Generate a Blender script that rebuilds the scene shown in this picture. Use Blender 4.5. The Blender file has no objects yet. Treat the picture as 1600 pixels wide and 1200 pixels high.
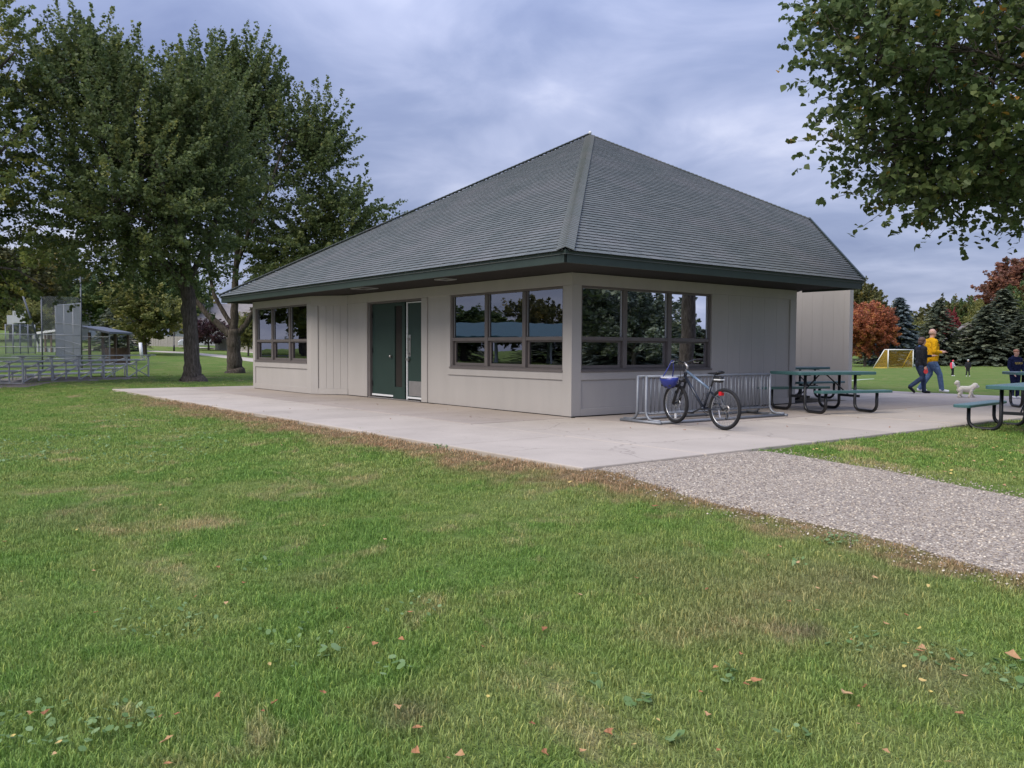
import bpy, bmesh, math, random
import numpy as np
from mathutils import Vector, Matrix

R = math.radians
scene = bpy.context.scene
COL = scene.collection

# ------------------------------------------------------------------ camera
CAM = np.array([10.907, -9.905, 1.20])
FPX = 1302.58                                   # focal length in pixels of a 1600 px wide frame
YAW, PITCH, ROLL = -0.904599417, 0.0416896058, 0.00487993503
def _rot():
    cy, sy = math.cos(YAW), math.sin(YAW); cp, sp = math.cos(PITCH), math.sin(PITCH)
    cr, sr = math.cos(ROLL), math.sin(ROLL)
    base = np.array([[1, 0, 0], [0, 0, -1], [0, 1, 0]], float)
    rz = np.array([[cy, -sy, 0], [sy, cy, 0], [0, 0, 1]])
    rx = np.array([[1, 0, 0], [0, cp, -sp], [0, sp, cp]])
    rr = np.array([[cr, -sr, 0], [sr, cr, 0], [0, 0, 1]])
    return rr @ rx @ base @ rz
CR = _rot()                                     # rows: right, down, forward
cam_data = bpy.data.cameras.new('camera')
cam = bpy.data.objects.new('camera', cam_data); COL.objects.link(cam)
m = Matrix(((CR[0][0], -CR[1][0], -CR[2][0], CAM[0]),
            (CR[0][1], -CR[1][1], -CR[2][1], CAM[1]),
            (CR[0][2], -CR[1][2], -CR[2][2], CAM[2]), (0, 0, 0, 1)))
cam.matrix_world = m
cam_data.sensor_width = 36.0
cam_data.lens = FPX / 1600 * 36.0
cam_data.clip_start = 0.05
cam_data.clip_end = 3000
scene.camera = cam

# ------------------------------------------------------------------ sky, sun, exposure
SUN_EL, SUN_AZ = R(46), (0.12, -0.993)         # direction towards the sun behind the cloud
sun_rot = math.atan2(SUN_AZ[0], SUN_AZ[1])
world = bpy.data.worlds.new("World"); scene.world = world; world.use_nodes = True
wn = world.node_tree; wn.nodes.clear()
def wnode(t, **k):
    n = wn.nodes.new(t)
    for a, b in k.items(): setattr(n, a, b)
    return n
def wmath(op, a, b=None, clamp=False):
    n = wnode('ShaderNodeMath', operation=op, use_clamp=clamp)
    for i, v in enumerate((a, b)):
        if v is None: continue
        if isinstance(v, (int, float)): n.inputs[i].default_value = v
        else: wn.links.new(v, n.inputs[i])
    return n.outputs[0]
tc = wnode('ShaderNodeTexCoord')
sep = wnode('ShaderNodeSeparateXYZ'); wn.links.new(tc.outputs['Generated'], sep.inputs[0])
zc = wmath('MAXIMUM', sep.outputs['Z'], 0.0)
den = wmath('ADD', zc, 0.16)
cx = wmath('DIVIDE', sep.outputs['X'], den); cyy = wmath('DIVIDE', sep.outputs['Y'], den)
comb = wnode('ShaderNodeCombineXYZ'); wn.links.new(cx, comb.inputs[0]); wn.links.new(cyy, comb.inputs[1])
def wnoise(scale, detail, rough, dist, off, stretch=(1, 1, 1), rz=0.0):
    mp = wnode('ShaderNodeMapping'); mp.inputs['Location'].default_value = off
    mp.inputs['Scale'].default_value = stretch; mp.inputs['Rotation'].default_value = (0, 0, rz)
    wn.links.new(comb.outputs[0], mp.inputs[0])
    n = wnode('ShaderNodeTexNoise'); n.inputs['Scale'].default_value = scale
    n.inputs['Detail'].default_value = detail; n.inputs['Roughness'].default_value = rough
    n.inputs['Distortion'].default_value = dist
    wn.links.new(mp.outputs[0], n.inputs['Vector']); return n.outputs['Fac']
n1 = wnoise(0.62, 5, 0.50, 0.25, (3.1, 1.7, 0), (1, 1.25, 1), R(52))
n2 = wnoise(2.0, 6, 0.55, 0.5, (7.3, 2.2, 0), (1, 1.2, 1), R(52))
cl = wmath('ADD', wmath('MULTIPLY', n1, 0.72), wmath('MULTIPLY', n2, 0.28))
ramp = wnode('ShaderNodeValToRGB'); wn.links.new(cl, ramp.inputs[0])
e = ramp.color_ramp.elements
e[0].position = 0.38; e[0].color = (0.165, 0.205, 0.365, 1)
e[1].position = 0.63; e[1].color = (0.560, 0.585, 0.730, 1)
e2 = e.new(0.47); e2.color = (0.240, 0.285, 0.450, 1)
e3 = e.new(0.55); e3.color = (0.360, 0.400, 0.570, 1)
# paler, slightly warm band where the cloud thins towards the horizon
hz = wmath('POWER', wmath('SUBTRACT', 1.0, zc, True), 11.0)
mixh = wnode('ShaderNodeMix', data_type='RGBA'); wn.links.new(wmath('MULTIPLY', hz, 0.40), mixh.inputs[0])
wn.links.new(ramp.outputs[0], mixh.inputs[6]); mixh.inputs[7].default_value = (0.50, 0.53, 0.70, 1)
# overcast skies brighten steadily from the horizon to the zenith
lum = wmath('ADD', 0.80, wmath('MULTIPLY', wmath('MULTIPLY', zc, zc), 2.4))
scl = wnode('ShaderNodeVectorMath', operation='SCALE')
wn.links.new(mixh.outputs[2], scl.inputs[0]); wn.links.new(lum, scl.inputs['Scale'])
bg_cloud = wnode('ShaderNodeBackground'); wn.links.new(scl.outputs[0], bg_cloud.inputs[0]); bg_cloud.inputs[1].default_value = 0.70
sky = wnode('ShaderNodeTexSky', sky_type='NISHITA', sun_disc=False)
sky.sun_elevation = SUN_EL; sky.sun_rotation = sun_rot; sky.dust_density = 2.0
bg_sky = wnode('ShaderNodeBackground'); wn.links.new(sky.outputs[0], bg_sky.inputs[0]); bg_sky.inputs[1].default_value = 0.06
mixw = wnode('ShaderNodeMixShader'); mixw.inputs[0].default_value = 0.88
wn.links.new(bg_sky.outputs[0], mixw.inputs[1]); wn.links.new(bg_cloud.outputs[0], mixw.inputs[2])
wout = wnode('ShaderNodeOutputWorld'); wn.links.new(mixw.outputs[0], wout.inputs[0])

sd = bpy.data.lights.new('sun', 'SUN'); sd.energy = 1.5; sd.angle = R(40); sd.color = (1.0, 0.91, 0.76)
sun = bpy.data.objects.new('sun', sd); COL.objects.link(sun)
ce = math.cos(SUN_EL); sdir = Vector((SUN_AZ[0] * ce, SUN_AZ[1] * ce, math.sin(SUN_EL)))
sun.rotation_euler = sdir.to_track_quat('Z', 'Y').to_euler(); sun.location = (0, -20, 30)

scene.view_settings.view_transform = 'Standard'
scene.view_settings.look = 'None'
scene.view_settings.exposure = 1.15
scene.view_settings.gamma = 1.0
scene.view_settings.use_curve_mapping = False
try:
    scene.cycles.max_bounces = 8; scene.cycles.transparent_max_bounces = 12
    scene.cycles.use_denoising = True
except Exception: pass

# ------------------------------------------------------------------ terrain
def ss(a, b, x):
    t = np.clip((x - a) / (b - a), 0, 1); return t * t * (3 - 2 * t)
def terrain(x, y):
    x = np.asarray(x, float); y = np.asarray(y, float)
    d = np.hypot(np.maximum(x - 4.75, 0), np.maximum(-4.15 - y, 0))
    z = -0.035 - 0.10 * ss(0, 1.6, d) - 0.15 * ss(1, 7, d)
    z = z * (1 - ss(13.0, 16.0, y)) - 0.035 * ss(13.0, 16.0, y)
    z = z + 0.034 * np.maximum(-x - 32, 0) * (1 - ss(18, 48, y)) * ss(-50, -18, y)
    z = z - 0.50 * ss(16, 36, y) + 0.75 * ss(75, 125, y)
    return z
def tz(x, y): return float(terrain(x, y))
def ray(px, py):
    return CR.T @ np.array([(px - 800) / FPX, (py - 600) / FPX, 1.0])
def G(px, py):
    """ground point met by the sight line through a pixel of the 1600 x 1200 frame"""
    d = ray(px, py); t = 2.0
    for _ in range(4000):
        p = CAM + d * t
        if p[2] <= tz(p[0], p[1]): break
        t *= 1.003
    return Vector((p[0], p[1], tz(p[0], p[1])))
def D(px, depth, z=None):
    """point at a given distance along the view axis in the column of a pixel, on the ground"""
    d = ray(px, 545); p = CAM + d * depth
    return Vector((p[0], p[1], tz(p[0], p[1]) if z is None else z))
def GZ(px, py, z):
    d = ray(px, py); p = CAM + d * ((z - CAM[2]) / d[2]); return Vector(p)

# ------------------------------------------------------------------ materials
def newmat(name):
    m = bpy.data.materials.new(name); m.use_nodes = True
    nt = m.node_tree; b = nt.nodes['Principled BSDF']
    return m, nt, b
def link(nt, a, b): nt.links.new(a, b)
def nmath(nt, op, a, b=None, clamp=False):
    n = nt.nodes.new('ShaderNodeMath'); n.operation = op; n.use_clamp = clamp
    for i, v in enumerate((a, b)):
        if v is None: continue
        if isinstance(v, (int, float)): n.inputs[i].default_value = v
        else: nt.links.new(v, n.inputs[i])
    return n.outputs[0]
def noise(nt, vec, scale, detail=4, rough=0.55, dist=0.0, out='Fac'):
    n = nt.nodes.new('ShaderNodeTexNoise'); n.inputs['Scale'].default_value = scale
    n.inputs['Detail'].default_value = detail; n.inputs['Roughness'].default_value = rough
    n.inputs['Distortion'].default_value = dist
    if vec is not None: nt.links.new(vec, n.inputs['Vector'])
    return n.outputs[out]
def ramp_node(nt, fac, stops):
    r = nt.nodes.new('ShaderNodeValToRGB'); nt.links.new(fac, r.inputs[0])
    el = r.color_ramp.elements
    while len(el) < len(stops): el.new(0.5)
    for i, (p, c) in enumerate(stops):
        el[i].position = p; el[i].color = (*c, 1) if len(c) == 3 else c
    return r.outputs[0]
def mixc(nt, fac, a, b, blend='MIX'):
    n = nt.nodes.new('ShaderNodeMix'); n.data_type = 'RGBA'; n.blend_type = blend
    for i, v in ((0, fac), (6, a), (7, b)):
        if isinstance(v, (int, float)): n.inputs[i].default_value = v
        elif isinstance(v, tuple): n.inputs[i].default_value = (*v, 1) if len(v) == 3 else v
        else: nt.links.new(v, n.inputs[i])
    return n.outputs[2]
def gpos(nt): return nt.nodes.new('ShaderNodeNewGeometry').outputs['Position']
def opos(nt): return nt.nodes.new('ShaderNodeTexCoord').outputs['Object']
def bump(nt, b, h, strength=0.3, dist=0.02):
    n = nt.nodes.new('ShaderNodeBump'); n.inputs['Strength'].default_value = strength
    n.inputs['Distance'].default_value = dist
    nt.links.new(h, n.inputs['Height']); nt.links.new(n.outputs[0], b.inputs['Normal'])
def paint(name, col, rough=0.5, var=0.12, scale=3.0, metal=0.0, bmp=0.0, bscale=60, spec=0.5, bdist=0.004):
    """painted or plain surface with slight blotches and wear"""
    m, nt, b = newmat(name); p = gpos(nt)
    f = noise(nt, p, scale, 5, 0.6)
    f2 = noise(nt, p, scale * 14, 3, 0.6)
    f = nmath(nt, 'ADD', nmath(nt, 'MULTIPLY', f, 0.7), nmath(nt, 'MULTIPLY', f2, 0.3))
    lo = tuple(c * (1 - var) for c in col); hi = tuple(min(1, c * (1 + var)) for c in col)
    c = ramp_node(nt, f, [(0.3, lo), (0.7, hi)])
    link(nt, c, b.inputs['Base Color']); b.inputs['Metallic'].default_value = metal
    b.inputs['Specular IOR Level'].default_value = spec
    r = nmath(nt, 'ADD', nmath(nt, 'MULTIPLY', f2, 0.25), rough - 0.12, True); link(nt, r, b.inputs['Roughness'])
    if bmp: bump(nt, b, noise(nt, p, bscale, 3, 0.6, 0.8 if bdist > .01 else 0.0), bmp, bdist)
    return m

M = {}
# building paint, slightly streaked
def wall_paint(name, col):
    m, nt, b = newmat(name); p = gpos(nt)
    mp = nt.nodes.new('ShaderNodeMapping'); mp.inputs['Scale'].default_value = (1.2, 1.2, 0.22); link(nt, p, mp.inputs[0])
    f = noise(nt, mp.outputs[0], 2.2, 5, 0.6)
    g = noise(nt, p, 22, 4, 0.6)
    sz = nt.nodes.new('ShaderNodeSeparateXYZ'); link(nt, p, sz.inputs[0])
    splash = nmath(nt, 'MULTIPLY', nmath(nt, 'SUBTRACT', 1.0, nmath(nt, 'MULTIPLY', sz.outputs[2], 3.2), True), nmath(nt, 'ADD', g, 0.15))
    c = ramp_node(nt, f, [(0.3, tuple(x * 0.95 for x in col)), (0.7, tuple(x * 1.04 for x in col))])
    c = mixc(nt, nmath(nt, 'MULTIPLY', g, 0.10), c, tuple(x * 0.78 for x in col))
    c = mixc(nt, nmath(nt, 'MULTIPLY', splash, 0.20), c, (0.30, 0.27, 0.25))
    link(nt, c, b.inputs['Base Color']); b.inputs['Roughness'].default_value = 0.62
    b.inputs['Specular IOR Level'].default_value = 0.3
    bump(nt, b, noise(nt, p, 90, 3, 0.6), 0.25, 0.003)
    return m
M['wall'] = wall_paint('taupe_wall_paint', (0.392, 0.370, 0.350))
M['frame'] = paint('bronze_window_frame', (0.128, 0.112, 0.108), 0.45, 0.10, 5, spec=0.4)
M['green_trim'] = paint('dark_green_trim', (0.027, 0.042, 0.037), 0.5, 0.14, 4, bmp=0.1)
M['green_door'] = paint('dark_green_door', (0.022, 0.043, 0.036), 0.55, 0.10, 3, spec=0.3)
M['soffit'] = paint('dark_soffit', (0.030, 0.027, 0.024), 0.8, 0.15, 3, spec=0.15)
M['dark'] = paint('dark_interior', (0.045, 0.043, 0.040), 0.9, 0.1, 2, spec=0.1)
M['white_metal'] = paint('white_metal', (0.66, 0.67, 0.68), 0.4, 0.06, 6)
M['steel'] = paint('brushed_steel', (0.42, 0.40, 0.39), 0.38, 0.12, 9, metal=0.8)
M['galv'] = paint('galvanised_steel', (0.22, 0.235, 0.26), 0.55, 0.16, 14, metal=0.55)
M['alu'] = paint('weathered_aluminium', (0.43, 0.44, 0.45), 0.45, 0.10, 8, metal=0.35)
M['chain'] = paint('chain_link_wire', (0.20, 0.22, 0.25), 0.5, 0.1, 5, metal=0.4)
M['post'] = paint('dark_fence_post', (0.10, 0.11, 0.13), 0.5, 0.1, 5, metal=0.3)
M['black'] = paint('black_powder_coat', (0.012, 0.012, 0.014), 0.4, 0.2, 9)
M['rubber'] = paint('tyre_rubber', (0.018, 0.018, 0.020), 0.8, 0.2, 12, spec=0.25)
M['table_green'] = paint('green_table_coating', (0.050, 0.125, 0.125), 0.30, 0.15, 5, bmp=0.12, bscale=45, spec=0.6)
M['brown_wood'] = paint('brown_stained_wood', (0.11, 0.075, 0.055), 0.8, 0.25, 6)
M['grey_wood'] = paint('weathered_grey_wood', (0.30, 0.28, 0.26), 0.85, 0.18, 6)
M['house_roof'] = paint('grey_house_shingle', (0.20, 0.18, 0.17), 0.9, 0.18, 3)
M['house_wall'] = paint('pale_house_siding', (0.52, 0.52, 0.50), 0.8, 0.08, 2)
M['skin'] = paint('skin', (0.56, 0.33, 0.25), 0.5, 0.08, 10)
M['yellow'] = paint('yellow_sweatshirt', (0.72, 0.38, 0.012), 0.9, 0.10, 8, spec=0.1, bmp=1.0, bscale=11, bdist=0.06)
M['denim'] = paint('blue_denim', (0.105, 0.165, 0.30), 0.9, 0.22, 7, spec=0.1, bmp=1.0, bscale=11, bdist=0.06)
M['dark_denim'] = paint('dark_blue_denim', (0.045, 0.065, 0.12), 0.9, 0.22, 7, spec=0.1, bmp=1.0, bscale=11, bdist=0.06)
M['black_cloth'] = paint('black_jacket', (0.016, 0.017, 0.022), 0.75, 0.2, 8, spec=0.25, bmp=1.0, bscale=11, bdist=0.06)
M['navy'] = paint('navy_hoodie', (0.014, 0.018, 0.055), 0.9, 0.2, 8, spec=0.1, bmp=1.0, bscale=11, bdist=0.06)
M['gray_cloth'] = paint('grey_cloth', (0.45, 0.46, 0.50), 0.9, 0.1, 8)
M['red_cloth'] = paint('red_cloth', (0.62, 0.045, 0.09), 0.85, 0.1, 8)
M['white_shoe'] = paint('white_shoe', (0.72, 0.73, 0.76), 0.6, 0.06, 8)
M['hair_brown'] = paint('brown_hair', (0.10, 0.055, 0.04), 0.6, 0.3, 30)
M['hair_red'] = paint('reddish_hair', (0.40, 0.17, 0.09), 0.6, 0.25, 30)
M['blue_cloth'] = paint('blue_scarf', (0.05, 0.12, 0.32), 0.85, 0.15, 8)
M['fur'] = paint('cream_white_fur', (0.80, 0.75, 0.66), 0.95, 0.12, 25, bmp=0.9, bscale=70, spec=0.1)
M['red_plastic'] = paint('red_plastic', (0.62, 0.05, 0.05), 0.4, 0.06, 6)
M['blue_plastic'] = paint('blue_helmet_shell', (0.018, 0.030, 0.20), 0.3, 0.1, 6)
M['bike_frame'] = paint('graphite_bike_frame', (0.022, 0.027, 0.040), 0.28, 0.15, 6, metal=0.2)
M['bike_blue'] = paint('pale_blue_frame_panel', (0.12, 0.17, 0.24), 0.3, 0.1, 6, metal=0.2)
M['chrome'] = paint('polished_rim', (0.40, 0.41, 0.43), 0.25, 0.06, 8, metal=0.8)
M['goal_white'] = paint('white_goal_tube', (0.72, 0.72, 0.70), 0.5, 0.05, 4)
M['goal_yellow'] = paint('yellow_goal_net', (0.62, 0.40, 0.05), 0.7, 0.1, 4)
M['line_paint'] = paint('white_line_paint', (0.30, 0.36, 0.24), 0.9, 0.25, 6)
M['teal_roof'] = paint('teal_metal_roof', (0.055, 0.13, 0.15), 0.45, 0.12, 3)
M['gold_print'] = paint('gold_print', (0.50, 0.38, 0.10), 0.9, 0.1, 8)
M['navy_print'] = paint('brown_print', (0.20, 0.07, 0.02), 0.9, 0.1, 8)
M['red_lens'] = paint('red_reflector', (0.50, 0.01, 0.02), 0.25, 0.1, 8)
M['sign_grey'] = paint('pale_grey_board', (0.42, 0.44, 0.46), 0.7, 0.08, 3)
M['car_silver'] = paint('silver_car_paint', (0.58, 0.60, 0.64), 0.3, 0.05, 2, metal=0.3)
M['goggle'] = paint('black_sunglasses', (0.01, 0.01, 0.012), 0.15, 0.1, 8)

def glass_material():
    m = bpy.data.materials.new('coated_window_glass'); m.use_nodes = True
    nt = m.node_tree; nt.nodes.clear()
    out = nt.nodes.new('ShaderNodeOutputMaterial')
    tr = nt.nodes.new('ShaderNodeBsdfTransparent'); tr.inputs[0].default_value = (0.34, 0.38, 0.37, 1)
    gl = nt.nodes.new('ShaderNodeBsdfGlossy'); gl.inputs['Roughness'].default_value = 0.0
    gl.inputs[0].default_value = (0.92, 0.94, 1.0, 1)
    p = gpos(nt)
    bp = nt.nodes.new('ShaderNodeBump'); bp.inputs['Strength'].default_value = 0.05; bp.inputs['Distance'].default_value = 0.03
    link(nt, noise(nt, p, 1.3, 2, 0.4), bp.inputs['Height']); link(nt, bp.outputs[0], gl.inputs['Normal'])
    lw = nt.nodes.new('ShaderNodeLayerWeight'); lw.inputs[0].default_value = 0.5
    f = nmath(nt, 'ADD', nmath(nt, 'MULTIPLY', lw.outputs['Fresnel'], 0.9), 0.12, True)
    mx = nt.nodes.new('ShaderNodeMixShader'); link(nt, f, mx.inputs[0])
    link(nt, tr.outputs[0], mx.inputs[1]); link(nt, gl.outputs[0], mx.inputs[2]); link(nt, mx.outputs[0], out.inputs[0])
    return m
M['glass'] = glass_material()

def concrete(name, col):
    m, nt, b = newmat(name); p = gpos(nt)
    oi = nt.nodes.new('ShaderNodeObjectInfo').outputs['Random']
    f = noise(nt, p, 0.8, 6, 0.62); g = noise(nt, p, 9, 6, 0.7); s = noise(nt, p, 140, 2, 0.5)
    c = ramp_node(nt, f, [(0.30, tuple(x * 0.86 for x in col)), (0.72, tuple(x * 1.08 for x in col))])
    c = mixc(nt, nmath(nt, 'MULTIPLY', g, 0.22), c, tuple(x * 0.66 for x in col))
    c = mixc(nt, ramp_node(nt, s, [(0.30, (0.55,) * 3), (0.45, (0, 0, 0))]), c, tuple(x * 0.62 for x in col))
    st = ramp_node(nt, noise(nt, p, 2.3, 4, 0.7, 1.5), [(0.60, (0, 0, 0)), (0.74, (0.30,) * 3)])
    c = mixc(nt, st, c, (col[0] * 0.62, col[1] * 0.58, col[2] * 0.55))
    vc = nt.nodes.new('ShaderNodeTexVoronoi'); vc.feature = 'DISTANCE_TO_EDGE'; vc.inputs['Scale'].default_value = 0.42
    wv = nt.nodes.new('ShaderNodeVectorMath'); wv.operation = 'ADD'; wsc = nt.nodes.new('ShaderNodeVectorMath'); wsc.operation = 'SCALE'; wsc.inputs['Scale'].default_value = 0.5
    link(nt, noise(nt, p, 1.6, 5, 0.65, 0, 'Color'), wsc.inputs[0]); link(nt, p, wv.inputs[0]); link(nt, wsc.outputs[0], wv.inputs[1]); link(nt, wv.outputs[0], vc.inputs['Vector'])
    crk = ramp_node(nt, vc.outputs['Distance'], [(0.0, (0.55,) * 3), (0.006, (0, 0, 0))])
    crk = nmath(nt, 'MULTIPLY', crk, ramp_node(nt, noise(nt, p, 0.35, 2, 0.5), [(0.50, (0, 0, 0)), (0.56, (1, 1, 1))]))
    c = mixc(nt, crk, c, tuple(x * 0.35 for x in col))
    sc = nmath(nt, 'ADD', 0.93, nmath(nt, 'MULTIPLY', oi, 0.14))
    v = nt.nodes.new('ShaderNodeVectorMath'); v.operation = 'SCALE'; link(nt, c, v.inputs[0]); link(nt, sc, v.inputs['Scale'])
    link(nt, v.outputs[0], b.inputs['Base Color']); b.inputs['Roughness'].default_value = 0.85
    b.inputs['Specular IOR Level'].default_value = 0.25
    bump(nt, b, nmath(nt, 'ADD', nmath(nt, 'MULTIPLY', g, 0.7), nmath(nt, 'MULTIPLY', s, 0.4)), 0.35, 0.006)
    return m
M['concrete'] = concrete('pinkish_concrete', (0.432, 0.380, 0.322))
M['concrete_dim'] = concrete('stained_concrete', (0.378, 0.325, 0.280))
M['path_grey'] = concrete('grey_concrete_path', (0.36, 0.32, 0.30))

def aggregate():
    m, nt, b = newmat('exposed_aggregate'); p = gpos(nt)
    v = nt.nodes.new('ShaderNodeTexVoronoi'); v.inputs['Scale'].default_value = 70; link(nt, p, v.inputs['Vector'])
    v2 = nt.nodes.new('ShaderNodeTexVoronoi'); v2.inputs['Scale'].default_value = 40; link(nt, p, v2.inputs['Vector'])
    sc = nt.nodes.new('ShaderNodeSeparateColor'); link(nt, v.outputs['Color'], sc.inputs[0])
    sc2 = nt.nodes.new('ShaderNodeSeparateColor'); link(nt, v2.outputs['Color'], sc2.inputs[0])
    stone = ramp_node(nt, sc.outputs[0], [(0.0, (0.12, 0.10, 0.085)), (0.35, (0.29, 0.24, 0.19)), (0.62, (0.46, 0.38, 0.29)), (0.85, (0.62, 0.53, 0.41)), (1.0, (0.72, 0.66, 0.55))])
    stone2 = ramp_node(nt, sc2.outputs[0], [(0.0, (0.12, 0.10, 0.095)), (0.5, (0.37, 0.31, 0.24)), (1.0, (0.66, 0.57, 0.44))])
    c = mixc(nt, 0.35, stone, stone2)
    gap = ramp_node(nt, v.outputs['Distance'], [(0.45, (0, 0, 0)), (0.75, (1, 1, 1))])
    c = mixc(nt, nmath(nt, 'MULTIPLY', gap, 0.65), c, (0.12, 0.10, 0.085))
    f = noise(nt, p, 0.9, 5, 0.6)
    c = mixc(nt, ramp_node(nt, f, [(0.40, (0.22,) * 3), (0.62, (0, 0, 0))]), c, (0.20, 0.175, 0.155))
    link(nt, c, b.inputs['Base Color']); b.inputs['Roughness'].default_value = 0.85
    b.inputs['Specular IOR Level'].default_value = 0.3
    bump(nt, b, nmath(nt, 'SUBTRACT', 1.0, v.outputs['Distance']), 0.8, 0.012)
    return m
M['aggregate'] = aggregate()

PATH_A = np.array([4.62, -4.16]); PATH_B = np.array(list(G(1600, 906).to_2d()))     # lower edge of the aggregate path
WORN = [(*G(px, py).to_2d(), r, w) for px, py, r, w in ((1230, 930, 1.1, .8), (1340, 900, .9, .7), (1440, 1045, .55, 1.0), (1262, 990, .22, 1.3), (1120, 985, .6, .6), (790, 690, .9, .5), (640, 1115, .25, 1.0), (120, 810, .9, .5), (500, 905, .35, .6), (1010, 880, .8, .5))]
def turf_color(nt, blades):
    """living and dead grass colour from the world position: worn, dead strips along the paving, thin tan patches"""
    p = gpos(nt); s = nt.nodes.new('ShaderNodeSeparateXYZ'); link(nt, p, s.inputs[0])
    X, Y = s.outputs[0], s.outputs[1]
    big = noise(nt, p, 0.45, 4, 0.6, 0.4); mid = noise(nt, p, 1.5, 5, 0.62, 0.3); fine = noise(nt, p, 9, 4, 0.6)
    vfine = noise(nt, p, 55, 2, 0.6)
    k = 1.86 if blades else 1.18
    def c3(r, g, b): return (r * k, g * k, b * k)
    a = nmath(nt, 'ADD', nmath(nt, 'MULTIPLY', big, 0.45), nmath(nt, 'MULTIPLY', mid, 0.55))
    c = ramp_node(nt, a, [(0.32, c3(0.084, 0.150, 0.030)), (0.45, c3(0.114, 0.176, 0.038)), (0.55, c3(0.166, 0.194, 0.056)), (0.68, c3(0.225, 0.225, 0.090))])
    c = mixc(nt, nmath(nt, 'MULTIPLY', fine, 0.45), c, c3(0.096, 0.162, 0.034))
    # straw coloured thin spots
    spots = ramp_node(nt, noise(nt, p, 1.05, 5, 0.68, 0.6), [(0.555, (0, 0, 0)), (0.70, (0.80,) * 3)])
    c = mixc(nt, spots, c, c3(0.30, 0.225, 0.125))
    for (wx, wy, wr, ws) in WORN:
        dx = nmath(nt, 'SUBTRACT', X, wx); dy = nmath(nt, 'SUBTRACT', Y, wy)
        dd = nmath(nt, 'SQRT', nmath(nt, 'ADD', nmath(nt, 'MULTIPLY', dx, dx), nmath(nt, 'MULTIPLY', dy, dy)))
        mk = nmath(nt, 'SUBTRACT', 1.35, nmath(nt, 'ADD', nmath(nt, 'DIVIDE', dd, wr), nmath(nt, 'MULTIPLY', mid, 0.9)), True)
        c = mixc(nt, nmath(nt, 'MULTIPLY', mk, ws * 0.72), c, c3(0.21, 0.155, 0.09) if wr > .3 else c3(0.12, 0.09, 0.06))
    # edges
    wob = nmath(nt, 'MULTIPLY', nmath(nt, 'SUBTRACT', noise(nt, p, 1.7, 5, 0.65), 0.5), 2.1)
    e1 = nmath(nt, 'ADD', nmath(nt, 'SUBTRACT', -4.15, Y), wob)          # distance in front of the slab
    m1 = nmath(nt, 'SUBTRACT', 1.0, nmath(nt, 'MULTIPLY', nmath(nt, 'SUBTRACT', e1, 0.36), 1.5), True)
    xin = nmath(nt, 'MULTIPLY', nmath(nt, 'LESS_THAN', X, 5.2), nmath(nt, 'MULTIPLY', nmath(nt, 'ADD', X, 14.0), 0.18, True))
    m1 = nmath(nt, 'MULTIPLY', nmath(nt, 'MULTIPLY', m1, xin), nmath(nt, 'GREATER_THAN', nmath(nt, 'SUBTRACT', -4.0, Y), 0.0))
    t = PATH_B - PATH_A; t = t / np.linalg.norm(t); n_ = np.array([t[1], -t[0]])   # pointing to the lawn side
    e2 = nmath(nt, 'ADD', nmath(nt, 'ADD', nmath(nt, 'MULTIPLY', X, float(n_[0])), nmath(nt, 'MULTIPLY', Y, float(n_[1]))), float(-n_ @ PATH_A))
    near = nmath(nt, 'GREATER_THAN', e2, -0.6)
    m2 = nmath(nt, 'SUBTRACT', 1.0, nmath(nt, 'MULTIPLY', nmath(nt, 'SUBTRACT', nmath(nt, 'ADD', e2, wob), 0.05), 1.8), True)
    m2 = nmath(nt, 'MULTIPLY', nmath(nt, 'MULTIPLY', m2, near), nmath(nt, 'GREATER_THAN', X, 4.4))
    dead = nmath(nt, 'MAXIMUM', m1, m2)
    brown = ramp_node(nt, nmath(nt, 'ADD', nmath(nt, 'MULTIPLY', fine, 0.5), nmath(nt, 'MULTIPLY', vfine, 0.5)),
                      [(0.32, c3(0.125, 0.076, 0.045)), (0.50, c3(0.235, 0.148, 0.088)), (0.66, c3(0.36, 0.25, 0.15))])
    c = mixc(nt, nmath(nt, 'MULTIPLY', dead, 0.93), c, brown)
    return c, p, vfine, fine
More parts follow.
